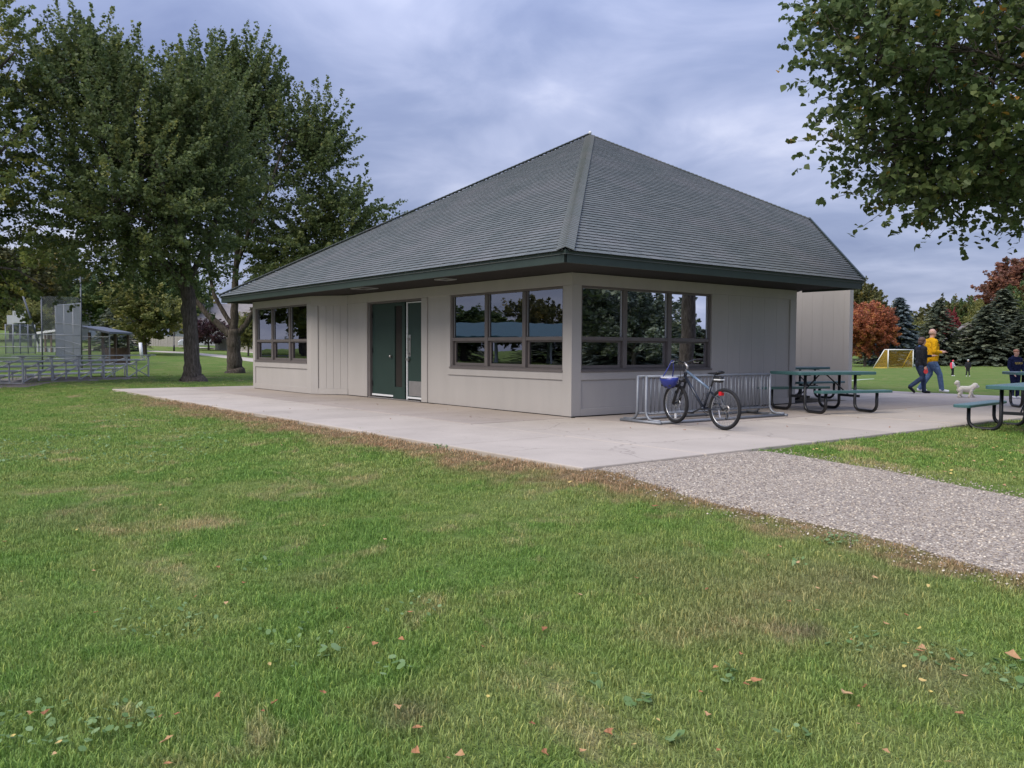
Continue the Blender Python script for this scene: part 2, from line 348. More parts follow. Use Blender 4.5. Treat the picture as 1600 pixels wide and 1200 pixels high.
def turf_material(name, blades):
    m, nt, b = newmat(name)
    c, p, vf, fi = turf_color(nt, blades)
    if blades:
        at = nt.nodes.new('ShaderNodeAttribute'); at.attribute_name = 'tint'
        var = ramp_node(nt, at.outputs['Fac'], [(0.0, (0.50, 0.56, 0.52)), (0.5, (0.92, 1.0, 0.98)), (0.85, (1.18, 1.16, 1.16)), (1.0, (1.55, 1.35, 1.3))])
        c = mixc(nt, 1.0, c, var, 'MULTIPLY')
        b.inputs['Roughness'].default_value = 0.6; b.inputs['Specular IOR Level'].default_value = 0.25
        link(nt, c, b.inputs['Base Color'])
        tr = nt.nodes.new('ShaderNodeBsdfTranslucent'); link(nt, c, tr.inputs[0])
        mx = nt.nodes.new('ShaderNodeMixShader'); mx.inputs[0].default_value = 0.30
        link(nt, b.outputs[0], mx.inputs[1]); link(nt, tr.outputs[0], mx.inputs[2])
        link(nt, mx.outputs[0], nt.nodes['Material Output'].inputs[0])
    else:
        # mown stripes and grain of the far lawn
        fi2 = noise(nt, p, 26, 3, 0.6)
        mp = nt.nodes.new('ShaderNodeMapping'); mp.inputs['Rotation'].default_value = (0, 0, R(22)); link(nt, p, mp.inputs[0])
        w = nt.nodes.new('ShaderNodeTexWave'); w.inputs['Scale'].default_value = 0.20; w.inputs['Distortion'].default_value = 1.2
        w.inputs['Detail'].default_value = 2; link(nt, mp.outputs[0], w.inputs['Vector'])
        c = mixc(nt, nmath(nt, 'MULTIPLY', w.outputs['Fac'], 0.22), c, (0.15, 0.245, 0.055))
        c = mixc(nt, nmath(nt, 'MULTIPLY', vf, 0.40), c, (0.055, 0.10, 0.025))
        link(nt, c, b.inputs['Base Color']); b.inputs['Roughness'].default_value = 0.95
        b.inputs['Specular IOR Level'].default_value = 0.1
        bump(nt, b, nmath(nt, 'ADD', vf, fi2), 0.9, 0.05)
    return m
M['lawn'] = turf_material('mown_lawn', False)
M['blades'] = turf_material('grass_blade', True)

def leaf_material(name, stops, transl=0.45, rough=0.5):
    m, nt, b = newmat(name)
    at = nt.nodes.new('ShaderNodeAttribute'); at.attribute_name = 'tint'
    c = ramp_node(nt, at.outputs['Fac'], stops)
    link(nt, c, b.inputs['Base Color']); b.inputs['Roughness'].default_value = rough
    b.inputs['Specular IOR Level'].default_value = 0.3
    tr = nt.nodes.new('ShaderNodeBsdfTranslucent'); link(nt, c, tr.inputs[0])
    mx = nt.nodes.new('ShaderNodeMixShader'); mx.inputs[0].default_value = transl
    link(nt, b.outputs[0], mx.inputs[1]); link(nt, tr.outputs[0], mx.inputs[2])
    link(nt, mx.outputs[0], nt.nodes['Material Output'].inputs[0])
    return m
LM = {
 'maple': leaf_material('maple_leaf', [(0, (0.080, 0.115, 0.045)), (0.45, (0.130, 0.172, 0.062)), (0.8, (0.195, 0.225, 0.076)), (1, (0.30, 0.30, 0.09))]),
 'maple_yellow': leaf_material('turning_maple_leaf', [(0, (0.10, 0.145, 0.050)), (0.4, (0.180, 0.225, 0.070)), (0.75, (0.30, 0.32, 0.085)), (1, (0.44, 0.40, 0.10))]),
 'linden': leaf_material('linden_leaf', [(0, (0.068, 0.108, 0.040)), (0.5, (0.112, 0.158, 0.055)), (0.90, (0.185, 0.215, 0.068)), (0.97, (0.36, 0.29, 0.07)), (1, (0.50, 0.24, 0.05))], 0.40),
 'green': leaf_material('green_leaf', [(0, (0.061, 0.108, 0.045)), (0.6, (0.131, 0.184, 0.061)), (1, (0.263, 0.263, 0.074))]),
 'olive': leaf_material('olive_leaf', [(0, (0.088, 0.096, 0.042)), (0.6, (0.166, 0.166, 0.060)), (1, (0.350, 0.263, 0.070))]),
 'yellow': leaf_material('yellow_green_leaf', [(0, (0.125, 0.150, 0.050)), (0.5, (0.22, 0.235, 0.075)), (1, (0.36, 0.33, 0.10))]),
 'red': leaf_material('red_orange_leaf', [(0, (0.241, 0.106, 0.059)), (0.45, (0.451, 0.148, 0.084)), (0.8, (0.546, 0.241, 0.095)), (1, (0.526, 0.400, 0.095))]),
 'crimson': leaf_material('crimson_leaf', [(0, (0.175, 0.038, 0.042)), (1, (0.403, 0.079, 0.079))]),
 'rust': leaf_material('rust_brown_leaf', [(0, (0.143, 0.088, 0.056)), (0.6, (0.295, 0.131, 0.088)), (1, (0.372, 0.208, 0.099))]),
 'purple': leaf_material('purple_leaf', [(0, (0.052, 0.028, 0.032)), (1, (0.131, 0.067, 0.070))]),
 'spruce': leaf_material('spruce_needles', [(0, (0.073, 0.096, 0.067)), (0.6, (0.128, 0.151, 0.102)), (1, (0.218, 0.233, 0.146))], 0.25, 0.7),
 'blue_spruce': leaf_material('blue_spruce_needles', [(0, (0.075, 0.107, 0.112)), (0.6, (0.137, 0.179, 0.189)), (1, (0.260, 0.312, 0.325))], 0.25, 0.7),
 'clover': leaf_material('clover_leaf', [(0, (0.115, 0.205, 0.060)), (0.6, (0.165, 0.26, 0.090)), (1, (0.24, 0.34, 0.15))], 0.3),
 'dry': leaf_material('dry_leaf', [(0, (0.27, 0.11, 0.045)), (0.4, (0.42, 0.20, 0.09)), (0.75, (0.52, 0.34, 0.17)), (1, (0.60, 0.47, 0.14))], 0.2),
}
def bark():
    m, nt, b = newmat('furrowed_bark'); p = gpos(nt)
    mp = nt.nodes.new('ShaderNodeMapping'); mp.inputs['Scale'].default_value = (1, 1, 0.20); link(nt, p, mp.inputs[0])
    f = noise(nt, mp.outputs[0], 16, 6, 0.7, 0.6); g = noise(nt, p, 3, 4, 0.6)
    c = ramp_node(nt, f, [(0.34, (0.034, 0.027, 0.023)), (0.52, (0.098, 0.080, 0.069)), (0.68, (0.185, 0.160, 0.140))])
    c = mixc(nt, nmath(nt, 'MULTIPLY', g, 0.3), c, (0.09, 0.085, 0.065))
    link(nt, c, b.inputs['Base Color']); b.inputs['Roughness'].default_value = 0.95; b.inputs['Specular IOR Level'].default_value = 0.15
    bump(nt, b, f, 1.0, 0.05); return m
M['bark'] = bark()

def shingle_mat():
    m, nt, b = newmat('weathered_green_shingle'); p = gpos(nt)
    oi = nt.nodes.new('ShaderNodeAttribute'); oi.attribute_name = 'tint'
    g = noise(nt, p, 120, 2, 0.7); f = noise(nt, p, 0.7, 5, 0.6)
    c = ramp_node(nt, oi.outputs['Fac'], [(0, (0.094, 0.109, 0.107)), (0.5, (0.115, 0.129, 0.126)), (1, (0.138, 0.151, 0.147))])
    c = mixc(nt, nmath(nt, 'MULTIPLY', g, 0.5), c, (0.098, 0.112, 0.116))
    c = mixc(nt, ramp_node(nt, f, [(0.45, (0, 0, 0)), (0.7, (0.35,) * 3)]), c, (0.200, 0.186, 0.192))
    link(nt, c, b.inputs['Base Color']); b.inputs['Roughness'].default_value = 0.9; b.inputs['Specular IOR Level'].default_value = 0.25
    bump(nt, b, g, 0.6, 0.004); return m
M['shingle'] = shingle_mat()
M['tab_edge_shade'] = paint('asphalt_edge_shade', (0.022, 0.024, 0.026), 0.95, 0.2, 10, spec=0.1)  # asphalt cut edges, with the shadow lines between courses painted in

# ------------------------------------------------------------------ mesh helpers
class MB:
    """collects simple solids and links them as ONE mesh object"""
    def __init__(self): self.v = []; self.f = []; self.t = []
    def add(self, vs, fs, tint=0.5):
        o = len(self.v); self.v += [tuple(map(float, q)) for q in vs]
        self.f += [tuple(i + o for i in q) for q in fs]; self.t += [tint] * len(vs); return self
    def hexa(self, p, tint=0.5):           # 8 corners: bottom loop then top loop
        return self.add(p, [(3, 2, 1, 0), (4, 5, 6, 7), (0, 1, 5, 4), (1, 2, 6, 5), (2, 3, 7, 6), (3, 0, 4, 7)], tint)
    def box(self, x0, x1, y0, y1, z0, z1):
        return self.hexa([(x0, y0, z0), (x1, y0, z0), (x1, y1, z0), (x0, y1, z0), (x0, y0, z1), (x1, y0, z1), (x1, y1, z1), (x0, y1, z1)])
    def bar(self, a, b, w, h=None, up=(0, 0, 1)):   # square bar between two points
        h = h or w; a = Vector(a); b = Vector(b); d = (b - a).normalized(); u = Vector(up)
        if abs(d.dot(u)) > 0.98: u = Vector((1, 0, 0))
        s = d.cross(u).normalized() * w / 2; t = s.cross(d).normalized() * h / 2
        return self.hexa([a - s - t, a + s - t, b + s - t, b - s - t, a - s + t, a + s + t, b + s + t, b - s + t])
    def tube(self, pts, r, n=8, caps=True):
        pts = [Vector(p) for p in pts]; rs = r if isinstance(r, (list, tuple)) else [r] * len(pts)
        rings = []; ref = None
        for i, p in enumerate(pts):
            d = ((pts[i + 1] - p) if i == 0 else (p - pts[i - 1]) if i == len(pts) - 1 else (pts[i + 1] - pts[i - 1])).normalized()
            if ref is None:
                ref = Vector((0, 0, 1)) if abs(d.z) < 0.9 else Vector((1, 0, 0))
            s = d.cross(ref)
            if s.length < 1e-5: s = d.orthogonal()
            s.normalize(); t = s.cross(d); ref = t
            rings.append([p + (s * math.cos(k * 2 * math.pi / n) + t * math.sin(k * 2 * math.pi / n)) * rs[i] for k in range(n)])
        vs = [q for r_ in rings for q in r_]; fs = []
        for i in range(len(pts) - 1):
            for k in range(n):
                a = i * n + k; b2 = i * n + (k + 1) % n; fs.append((a, a + n, b2 + n, b2))
        if caps: fs.append(tuple(range(n))); fs.append(tuple(range(len(vs) - 1, len(vs) - n - 1, -1)))
        return self.add(vs, fs)
    def prism(self, loop, depth):          # loop of 3D points extruded by a vector
        n = len(loop); d = Vector(depth); vs = [Vector(p) for p in loop]; vs += [p + d for p in vs]
        return self.add(vs, [tuple(range(n - 1, -1, -1)), tuple(range(n, 2 * n))] + [(i, (i + 1) % n, (i + 1) % n + n, i + n) for i in range(n)])
    def torus(self, c, axis, R_, r, n=32, k=8, a0=0, a1=2 * math.pi):
        axis = Vector(axis).normalized(); u = axis.orthogonal().normalized(); w = axis.cross(u); c = Vector(c)
        vs = []; fs = []
        for i in range(n):
            a = i * 2 * math.pi / n; d = u * math.cos(a) + w * math.sin(a)
            for j in range(k):
                b = j * 2 * math.pi / k; vs.append(c + d * (R_ + r * math.cos(b)) + axis * r * math.sin(b))
        for i in range(n):
            for j in range(k):
                a, b = i * k + j, i * k + (j + 1) % k; a2, b2 = ((i + 1) % n) * k + j, ((i + 1) % n) * k + (j + 1) % k
                fs.append((a, a2, b2, b))
        return self.add(vs, fs)
    def ball(self, c, rx, ry=None, rz=None, n=12, m_=8, rot=None, zmin=-1):
        ry = ry or rx; rz = rz or rx; c = Vector(c); vs = []; fs = []
        for i in range(m_ + 1):
            ph = -math.pi / 2 + math.pi * i / m_
            for k in range(n):
                a = 2 * math.pi * k / n
                q = Vector((rx * math.cos(ph) * math.cos(a), ry * math.cos(ph) * math.sin(a), rz * max(zmin, math.sin(ph))))
                vs.append(c + (rot @ q if rot else q))
        for i in range(m_):
            for k in range(n):
                a = i * n + k; b = i * n + (k + 1) % n; fs.append((a, b, b + n, a + n))
        return self.add(vs, fs)
    def mesh(self, name, mat=None):
        me = bpy.data.meshes.new(name); me.from_pydata(self.v, [], self.f)
        if mat: me.materials.append(mat)
        return me
    def build(self, name, mat, parent=None, smooth=False, bevel=0.0, label=None, tint=False):
        me = self.mesh(name, mat)
        if smooth: me.shade_smooth()
        if tint:
            at = me.attributes.new('tint', 'FLOAT', 'POINT'); at.data.foreach_set('value', self.t)
        o = bpy.data.objects.new(name, me); COL.objects.link(o)
        if parent: o.parent = parent
        if bevel:
            b = o.modifiers.new('bevel', 'BEVEL'); b.width = bevel; b.segments = 2; b.limit_method = 'ANGLE'
        if label: o['label'] = label
        return o
def tag(o, label, cat, group=None, kind=None):
    if label: o['label'] = label
    if cat: o['category'] = cat
    if group: o['group'] = group
    if kind: o['kind'] = kind
    return o
def thing(name, label, cat, loc=(0, 0, 0), rz=0.0, group=None):
    o = bpy.data.objects.new(name, None); COL.objects.link(o); o.empty_display_size = 0.2
    o.location = loc; o.rotation_euler = (0, 0, rz); return tag(o, label, cat, group)
def put(name, me, parent, loc=(0, 0, 0), rot=(0, 0, 0), scale=(1, 1, 1)):
    o = bpy.data.objects.new(name, me); COL.objects.link(o)
    if parent: o.parent = parent
    o.location = loc; o.rotation_euler = rot; o.scale = scale; return o
def copy_tree(o, parent=None):
    c = o.copy(); COL.objects.link(c); c.parent = parent
    for ch in list(CHILD.get(o.name, [])):
        copy_tree(ch, c)
    return c
CHILD = {}
def index_children():
    CHILD.clear()
    for o in bpy.data.objects:
        if o.parent: CHILD.setdefault(o.parent.name, []).append(o)
def arrays_mesh(name, V, F, mat, tint=None, smooth=False):
    """mesh from numpy arrays; F is (n, k) with equal k"""
    V = np.asarray(V, np.float32); F = np.asarray(F, np.int32); k = F.shape[1]
    me = bpy.data.meshes.new(name); me.vertices.add(len(V)); me.vertices.foreach_set('co', V.ravel())
    me.loops.add(F.size); me.loops.foreach_set('vertex_index', F.ravel())
    me.polygons.add(len(F)); me.polygons.foreach_set('loop_start', np.arange(0, F.size, k, dtype=np.int32))
    me.polygons.foreach_set('loop_total', np.full(len(F), k, np.int32))
    me.update(calc_edges=True)
    if tint is not None:
        at = me.attributes.new('tint', 'FLOAT', 'POINT'); at.data.foreach_set('value', np.asarray(tint, np.float32))
    if smooth: me.shade_smooth()
    me.materials.append(mat); return me

# ------------------------------------------------------------------ ground
def axis_steps(lo, hi, fine_lo, fine_hi, fine, growth=1.14):
    a = list(np.arange(fine_lo, fine_hi + 1e-6, fine)); s = fine
    while a[-1] < hi: s *= growth; a.append(a[-1] + s)
    s = fine
    while a[0] > lo: s *= growth; a.insert(0, a[0] - s)
    return np.array(a)
gx_ = axis_steps(-900, 900, -16, 12, 0.25); gy_ = axis_steps(-900, 900, -12, 16, 0.25)
XX, YY = np.meshgrid(gx_, gy_, indexing='ij')
rs_ = np.random.RandomState(5)
ZZ = terrain(XX, YY) + np.where((XX < -15.3) | (XX > 4.9) | (YY < -4.3), 0.008 * np.sin(XX * 1.7 + 2 * np.sin(YY * 0.9)) * np.sin(YY * 1.3), 0)
inside = (XX > -15.0) & (XX < 4.7) & (YY > -4.1) & (YY < 14.9)
ZZ = np.where(inside, -0.10, ZZ)
nx, ny = XX.shape
idx = np.arange(nx * ny).reshape(nx, ny)
F = np.stack([idx[:-1, :-1], idx[1:, :-1], idx[1:, 1:], idx[:-1, 1:]], -1).reshape(-1, 4)
lawn = bpy.data.objects.new('lawn', arrays_mesh('lawn', np.stack([XX, YY, ZZ], -1).reshape(-1, 3), F, M['lawn'], smooth=True))
COL.objects.link(lawn); tag(lawn, 'wide mown green lawn with thin straw coloured patches', None, kind='structure')

def ribbon(name, A, B, mat, lift, label, n=40, m_=8, thick=0.05):
    """a strip of paving between two edge polylines, draped on the ground"""
    def res(P):
        P = [Vector((p[0], p[1], 0)) for p in P]; L = [0]
        for a, b in zip(P, P[1:]): L.append(L[-1] + (b - a).length)
        out = []
        for i in range(n + 1):
            s = L[-1] * i / n; k = max(j for j in range(len(L)) if L[j] <= s + 1e-9); k = min(k, len(P) - 2)
            out.append(P[k].lerp(P[k + 1], (s - L[k]) / max(1e-9, L[k + 1] - L[k])))
        return out
    a, b = res(A), res(B); V = []; Fq = []
    for i in range(n + 1):
        for j in range(m_ + 1):
            p = a[i].lerp(b[i], j / m_); V.append((p.x, p.y, tz(p.x, p.y) + lift - (thick if j in (0, m_) else 0)))
    for i in range(n):
        for j in range(m_):
            q = i * (m_ + 1) + j; Fq.append((q, q + m_ + 1, q + m_ + 2, q + 1))
    me = arrays_mesh(name, V, Fq, mat); o = bpy.data.objects.new(name, me); COL.objects.link(o)
    return tag(o, label, None, kind='structure')

lowA = [tuple(PATH_A)] + [tuple(G(*q).to_2d()) for q in ((1010, 766), (1130, 801), (1250, 831), (1380, 862), (1490, 893), (1600, 920))]
lowA += [(lowA[-1][0] + 2.2, lowA[-1][1] - .35), (lowA[-1][0] + 6, lowA[-1][1] - .9)]
upA = [(4.75, -1.22)] + [tuple(G(*q).to_2d()) for q in ((1215, 703), (1300, 716), (1400, 731), (1500, 752), (1600, 771))]
upA += [(upA[-1][0] + 2.5, upA[-1][1] - .5), (upA[-1][0] + 6.5, upA[-1][1] - 1.2)]
ribbon('aggregate_path', lowA, upA, M['aggregate'], 0.012, 'speckled exposed aggregate path running off to the right of the paving', 60, 10)

# the paving: poured slabs with open joints, each its own piece
paving = thing('paving', 'pale pinkish concrete paving around the park building', None); paving['kind'] = 'structure'
rnd = random.Random(3)
def slab(x0, x1, y0, y1, mat):
    g = 0.016; dz = rnd.uniform(-0.003, 0.003)
    MB().box(x0 + g, x1 - g, y0 + g, y1 - g, -0.14, dz).build('concrete_slab', mat, paving, bevel=0.013)
xs = [-15.1, -13.2, -11.0, -8.8, -6.6, -4.4, -2.2, 0.03]
for a, b in zip(xs, xs[1:]):
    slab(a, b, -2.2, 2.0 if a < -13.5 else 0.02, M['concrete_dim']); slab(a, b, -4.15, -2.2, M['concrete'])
for a, b in ((0.03, 2.25), (2.25, 4.75)):
    ys = [-4.15, -2.2, 0.02, 2.25, 4.5, 6.75, 9.0, 11.2, 13.4]
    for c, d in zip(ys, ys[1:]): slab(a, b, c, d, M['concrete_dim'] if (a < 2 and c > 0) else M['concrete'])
for a, b in ((-9.0, -6.6), (-6.6, -4.4), (-4.4, -2.2), (-2.2, 0.03)):
    for c, d in ((9.0, 11.2), (11.2, 13.4)): slab(a, b, c, d, M['concrete'])
MB().box(-15.0, 4.65, -4.05, 13.3, -0.2, -0.09).build('joint_bed', M['dark'], paving)
far_walk = ribbon('back_walk', [(-9, 13.45), (5, 13.45), (16, 11.9)], [(-9, 15.25), (5, 14.85), (16, 13.3)], M['path_grey'], 0.03, 'narrow grey walk behind the building beside the sports field', 40, 4)
# distant paths on the left
def GP(*pts): return [G(*p).to_2d() for p in pts]
ribbon('park_path', GP((120, 546.2), (205, 546.6), (290, 550), (345, 554.5), (396, 560), (470, 568)), GP((120, 547.4), (205, 548.0), (290, 552.6), (345, 558.8), (396, 565.6), (470, 576)), M['concrete'], 0.03, 'pale winding park path beyond the two maples', 60, 3, 0.03)
ribbon('side_path', GP((300, 541.5), (330, 543.2), (396, 549.2), (460, 554)), GP((300, 543.0), (330, 545.2), (396, 552), (460, 557.5)), M['concrete'], 0.03, 'pale side path leading to the wooden fence', 40, 3, 0.03)
# gravel pad under the bleachers
gp = ribbon('gravel_pad', [(-19.6, -7.6), (-20.0, -5.2), (-24.4, -0.1)], [(-25.5, -13.6), (-26.5, -10.5), (-29.5, -5.2)], concrete('dusty_gravel', (0.21, 0.175, 0.16)), 0.02, 'dusty gravel pad under the bleachers', 30, 6)

# ------------------------------------------------------------------ the park building
bld = thing('park_building', 'taupe single storey park building with hipped green grey shingle roof', 'building')
H_W = 2.56
class Face:
    """wall face: u runs along the wall, d outwards, z up"""
    def __init__(s, o, u, n): s.o = Vector(o); s.u = Vector(u).normalized(); s.n = Vector(n).normalized()
    def P(s, u, d, z): return s.o + s.u * u + s.n * d + Vector((0, 0, z))
    def box(s, mb, u0, u1, d0, d1, z0, z1):
        return mb.hexa([s.P(u0, d0, z0), s.P(u1, d0, z0), s.P(u1, d1, z0), s.P(u0, d1, z0), s.P(u0, d0, z1), s.P(u1, d0, z1), s.P(u1, d1, z1), s.P(u0, d1, z1)])
    def part(s, name, mat, parent, u0, u1, d0, d1, z0, z1, bevel=0.0, label=None):
        return s.box(MB(), u0, u1, d0, d1, z0, z1).build(name, mat, parent, bevel=bevel, label=label)
FM = Face((0, 0, 0), (-1, 0, 0), (0, -1, 0))               # door side
FR = Face((0, 0, 0), (0, 1, 0), (1, 0, 0))                 # bicycle side
FW = Face((-9.40, -0.60, 0), (-1, 0, 0), (0, -1, 0))       # left bay
ang = Vector((-9.40 + 8.52, -0.60, 0)); angn = Vector((-0.6, 0.88, 0)).normalized()
FA = Face((-8.52, 0, 0), ang, -angn if False else Vector((0.6, -0.88, 0)).normalized())
LA = ang.length
W = M['wall']; BK = 0.028                                   # how far panels sit behind the trim boards
def wall(face, L, holes, back=BK, thick=0.16, top=H_W, start=0.0):
    """recessed wall sheet with rectangular openings (u0, u1, z0, z1) along one run"""
    mb = MB(); us = sorted({start, L} | {h[0] for h in holes} | {h[1] for h in holes})
    for a, b in zip(us, us[1:]):
        hs = [h for h in holes if h[0] <= a + 1e-6 and h[1] >= b - 1e-6]
        if not hs: face.box(mb, a, b, -back - thick, -back, 0.012, top)
        else:
            h = hs[0]
            if h[2] > 0.02: face.box(mb, a, b, -back - thick, -back, 0.012, h[2])
            if h[3] < top: face.box(mb, a, b, -back - thick, -back, h[3], top)
    return mb.build('wall', W, bld)
def trim(face, parent, *boxes):
    for (u0, u1, z0, z1) in boxes: face.part('trim_board', W, parent, u0, u1, -BK, 0.0, z0, z1, bevel=0.004)

wm = wall(FM, 8.52, [(0.24, 3.83, 0.80, 2.337), (4.98, 7.49, 0.0, 2.335)], start=BK)
trim(FM, wm, (0.0, 0.24, 0.012, 2.337), (0.0, 8.52, 2.339, 2.555), (0.242, 3.93, 0.655, 0.798), (3.832, 3.93, 0.80, 2.337), (4.74, 4.978, 0.012, 2.337), (7.492, 8.50, 0.012, 2.337))
wr = wall(FR, 6.86, [(0.235, 3.86, 0.80, 2.345)], start=BK + 0.161)
trim(FR, wr, (0.0285, 0.233, 0.012, 2.345), (0.0285, 6.86, 2.347, 2.555), (0.235, 3.97, 0.655, 0.798), (3.862, 3.97, 0.80, 2.345), (6.62, 6.86, 0.012, 2.345), (0.235, 6.618, 0.012, 0.14))
for i, (a, b) in enumerate(((3.975, 4.42), (4.42, 4.83), (4.83, 5.24), (5.24, 5.68), (5.68, 6.13), (6.13, 6.595))):
    FR.part('siding_board', W, wr, a + 0.0015, b - 0.0015, -BK, -BK + 0.004, 0.142, 2.345, bevel=0.0015)
ww = wall(FW, 4.05, [(0.26, 3.88, 0.81, 2.365)])
trim(FW, ww, (0.0, 0.258, 0.012, 2.365), (0.0, 4.05, 2.367, 2.555), (0.26, 3.88, 0.655, 0.808), (3.882, 4.05, 0.012, 2.365), (0.26, 3.88, 0.012, 0.16))
wa = wall(FA, LA, [])
trim(FA, wa, (LA - 0.20, LA, 0.012, 2.30), (0.0, LA, 2.302, 2.555), (0.0, LA - 0.202, 0.012, 0.16))
for k in range(4):
    a = 0.01 + k * (LA - 0.24) / 4; FA.part('siding_board', W, wa, a + 0.005, a + (LA - 0.24) / 4 - 0.005, -BK, -BK + 0.006, 0.162, 2.30, bevel=0.003)
# hidden sides, so that the block is closed
mb = MB(); mb.box(-13.45, -13.29, -0.57, 9.0, 0, H_W); mb.box(-13.29, -4.2, 9.0, 9.16, 0, H_W)
mb.add([(-0.03, 6.86, 0), (-4.0, 10.9, 0), (-4.0, 10.9, 4.6), (-0.03, 6.86, 2.56), (-0.15, 6.74, 0), (-4.12, 10.78, 0), (-4.12, 10.78, 4.6), (-0.15, 6.74, 2.56)], [(0, 1, 2, 3), (7, 6, 5, 4), (0, 4, 5, 1), (1, 5, 6, 2), (2, 6, 7, 3), (3, 7, 4, 0)])
mb.build('wall', W, bld)
# rear service wall of tall boards
FS = Face((-2.87, 14.10, 0), (-1, 0, 0), (0, -1, 0))
wsv = FS.part('wall', W, bld, 0.0, 6.0, -0.2, -BK, -0.02, 3.15)
trim(FS, wsv, (0.0, 0.17, -0.02, 3.15))
for k, (a, b) in enumerate(((0.20, 0.55), (0.55, 0.92), (0.92, 1.28), (1.28, 1.66), (1.66, 2.04), (2.04, 2.42), (2.42, 2.8))):
    FS.part('siding_board', W, wsv, a + 0.002, b - 0.002, -BK, -BK + 0.005, 0.0, 3.15, bevel=0.002)
# interior: dark room behind the glass
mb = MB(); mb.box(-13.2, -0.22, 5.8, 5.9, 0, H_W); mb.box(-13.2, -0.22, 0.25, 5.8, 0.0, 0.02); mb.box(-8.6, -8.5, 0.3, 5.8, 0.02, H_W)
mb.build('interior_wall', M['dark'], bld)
mb = MB()
for x in (-1.1, -2.6): mb.box(x - 0.5, x + 0.5, 2.2, 3.0, 0.70, 0.74); mb.box(x - 0.45, x - 0.4, 2.3, 2.9, 0.02, 0.7); mb.box(x + 0.4, x + 0.45, 2.3, 2.9, 0.02, 0.7)
mb.build('indoor_table', M['brown_wood'], bld)

def window(face, u0, u1, z0, z1, zr, cuts):
    """three-light window: fixed panes above, recessed sliding sashes below"""
    fr = MB(); f0, f1 = -0.13, -0.035
    face.box(fr, u0 + .002, u1 - .002, f0, f1, z0 + .002, z0 + 0.055); face.box(fr, u0 + .002, u1 - .002, f0, f1, z1 - 0.045, z1 - .002)
    face.box(fr, u0 + .002, u0 + 0.05, f0, f1, z0 + 0.055, z1 - 0.045); face.box(fr, u1 - 0.05, u1 - .002, f0, f1, z0 + 0.055, z1 - 0.045)
    w = fr.build('window', M['frame'], bld, bevel=0.004)
    face.part('sill', M['frame'], w, u0 - 0.008, u1 + 0.008, -0.034, 0.022, z0 - 0.006, z0 + 0.028, bevel=0.004)
    edges = [u0 + 0.05] + [c for c in cuts] + [u1 - 0.05]
    for c in cuts: face.part('mullion', M['frame'], w, c - 0.05, c + 0.05, f0 + .003, f1 + 0.006, z0 + 0.056, z1 - 0.046, bevel=0.004)
    for i in range(3):
        a = edges[i] + (0.05 if i else 0); b = edges[i + 1] - (0.05 if i < 2 else 0)
        face.part('transom', M['frame'], w, a + .001, b - .001, f0 + .006, f1 - 0.002, zr - 0.035, zr + 0.035, bevel=0.004)
        face.part('pane', M['glass'], w, a + .001, b - .001, -0.085, -0.079, zr + 0.036, z1 - 0.047)
        s = MB(); s0, s1 = -0.120, -0.090          # sliding sash with its own rails
        face.box(s, a + .002, a + 0.045, s0, s1, z0 + 0.058, zr - 0.037); face.box(s, b - 0.045, b - .002, s0, s1, z0 + 0.058, zr - 0.037)
        face.box(s, a + 0.045, b - 0.045, s0, s1, z0 + 0.058, z0 + 0.115); face.box(s, a + 0.045, b - 0.045, s0, s1, zr - 0.065, zr - 0.037)
        s.build('sash', M['frame'], w, bevel=0.003)
        face.part('pane', M['glass'], w, a + 0.046, b - 0.046, -0.108, -0.102, z0 + 0.116, zr - 0.066)
        st = MB(); face.box(st, b - 0.020, b - 0.012, -0.078, -0.070, zr + 0.04, z1 - 0.05); st.build('glazing_bead', M['alu'], w)
    return w
window(FM, 0.24, 3.83, 0.80, 2.337, 1.40, [1.38, 2.585])
window(FR, 0.235, 3.86, 0.80, 2.345, 1.40, [1.375, 2.615])
window(FW, 0.26, 3.88, 0.81, 2.365, 1.41, [1.45, 2.67])

# entrance: two green leaves, a narrow light between them
def D_(name, mat, parent, u0, u1, d0, d1, z0, z1, **k): return FM.part(name, mat, parent, u0, u1, d0, d1, z0, z1, **k)
fr = MB(); FM.box(fr, 4.985, 7.485, -0.16, -0.03, 2.285, 2.333); FM.box(fr, 7.39, 7.485, -0.16, -0.03, 0.01, 2.285); FM.box(fr, 4.985, 5.01, -0.16, -0.03, 0.01, 2.285)
fr.build('door_frame', M['frame'], bld, bevel=0.004)
d1 = D_('door', M['green_door'], bld, 6.32, 7.385, -0.145, -0.095, 0.055, 2.28, bevel=0.004, label='closed dark green door leaf with a small round knob')
kn = MB(); kn.ball(FM.P(6.43, -0.045, 1.02), 0.035); kn.tube([FM.P(6.43, -0.095, 1.02), FM.P(6.43, -0.05, 1.02)], 0.016, 8); kn.build('knob', M['steel'], d1, smooth=True)
D_('door_sweep', M['white_metal'], d1, 6.33, 7.37, -0.094, -0.075, 0.058, 0.10)
for z in (0.35, 1.15, 2.0): D_('hinge', M['black'], d1, 7.345, 7.383, -0.094, -0.080, z - 0.06, z + 0.06)
sl = MB(); FM.box(sl, 6.24, 6.318, -0.12, -0.055, 0.03, 2.28); FM.box(sl, 5.78, 5.90, -0.12, -0.055, 0.03, 2.28); FM.box(sl, 5.90, 6.24, -0.12, -0.055, 0.03, 0.30); FM.box(sl, 5.90, 6.24, -0.12, -0.055, 2.20, 2.28)
d2 = sl.build('door', M['green_door'], bld, bevel=0.004, label='narrow dark green leaf with a tall black vision panel')
D_('pane', M['soffit'], d2, 5.901, 6.239, -0.094, -0.088, 0.301, 2.199)  # opaque black: darkness of the unlit inside put into its colour
D_('dark_gap_sheet', M['black'], d2, 5.70, 6.30, -0.30, -0.25, 0.03, 2.28)  # black sheet added behind the panel for the dark inside
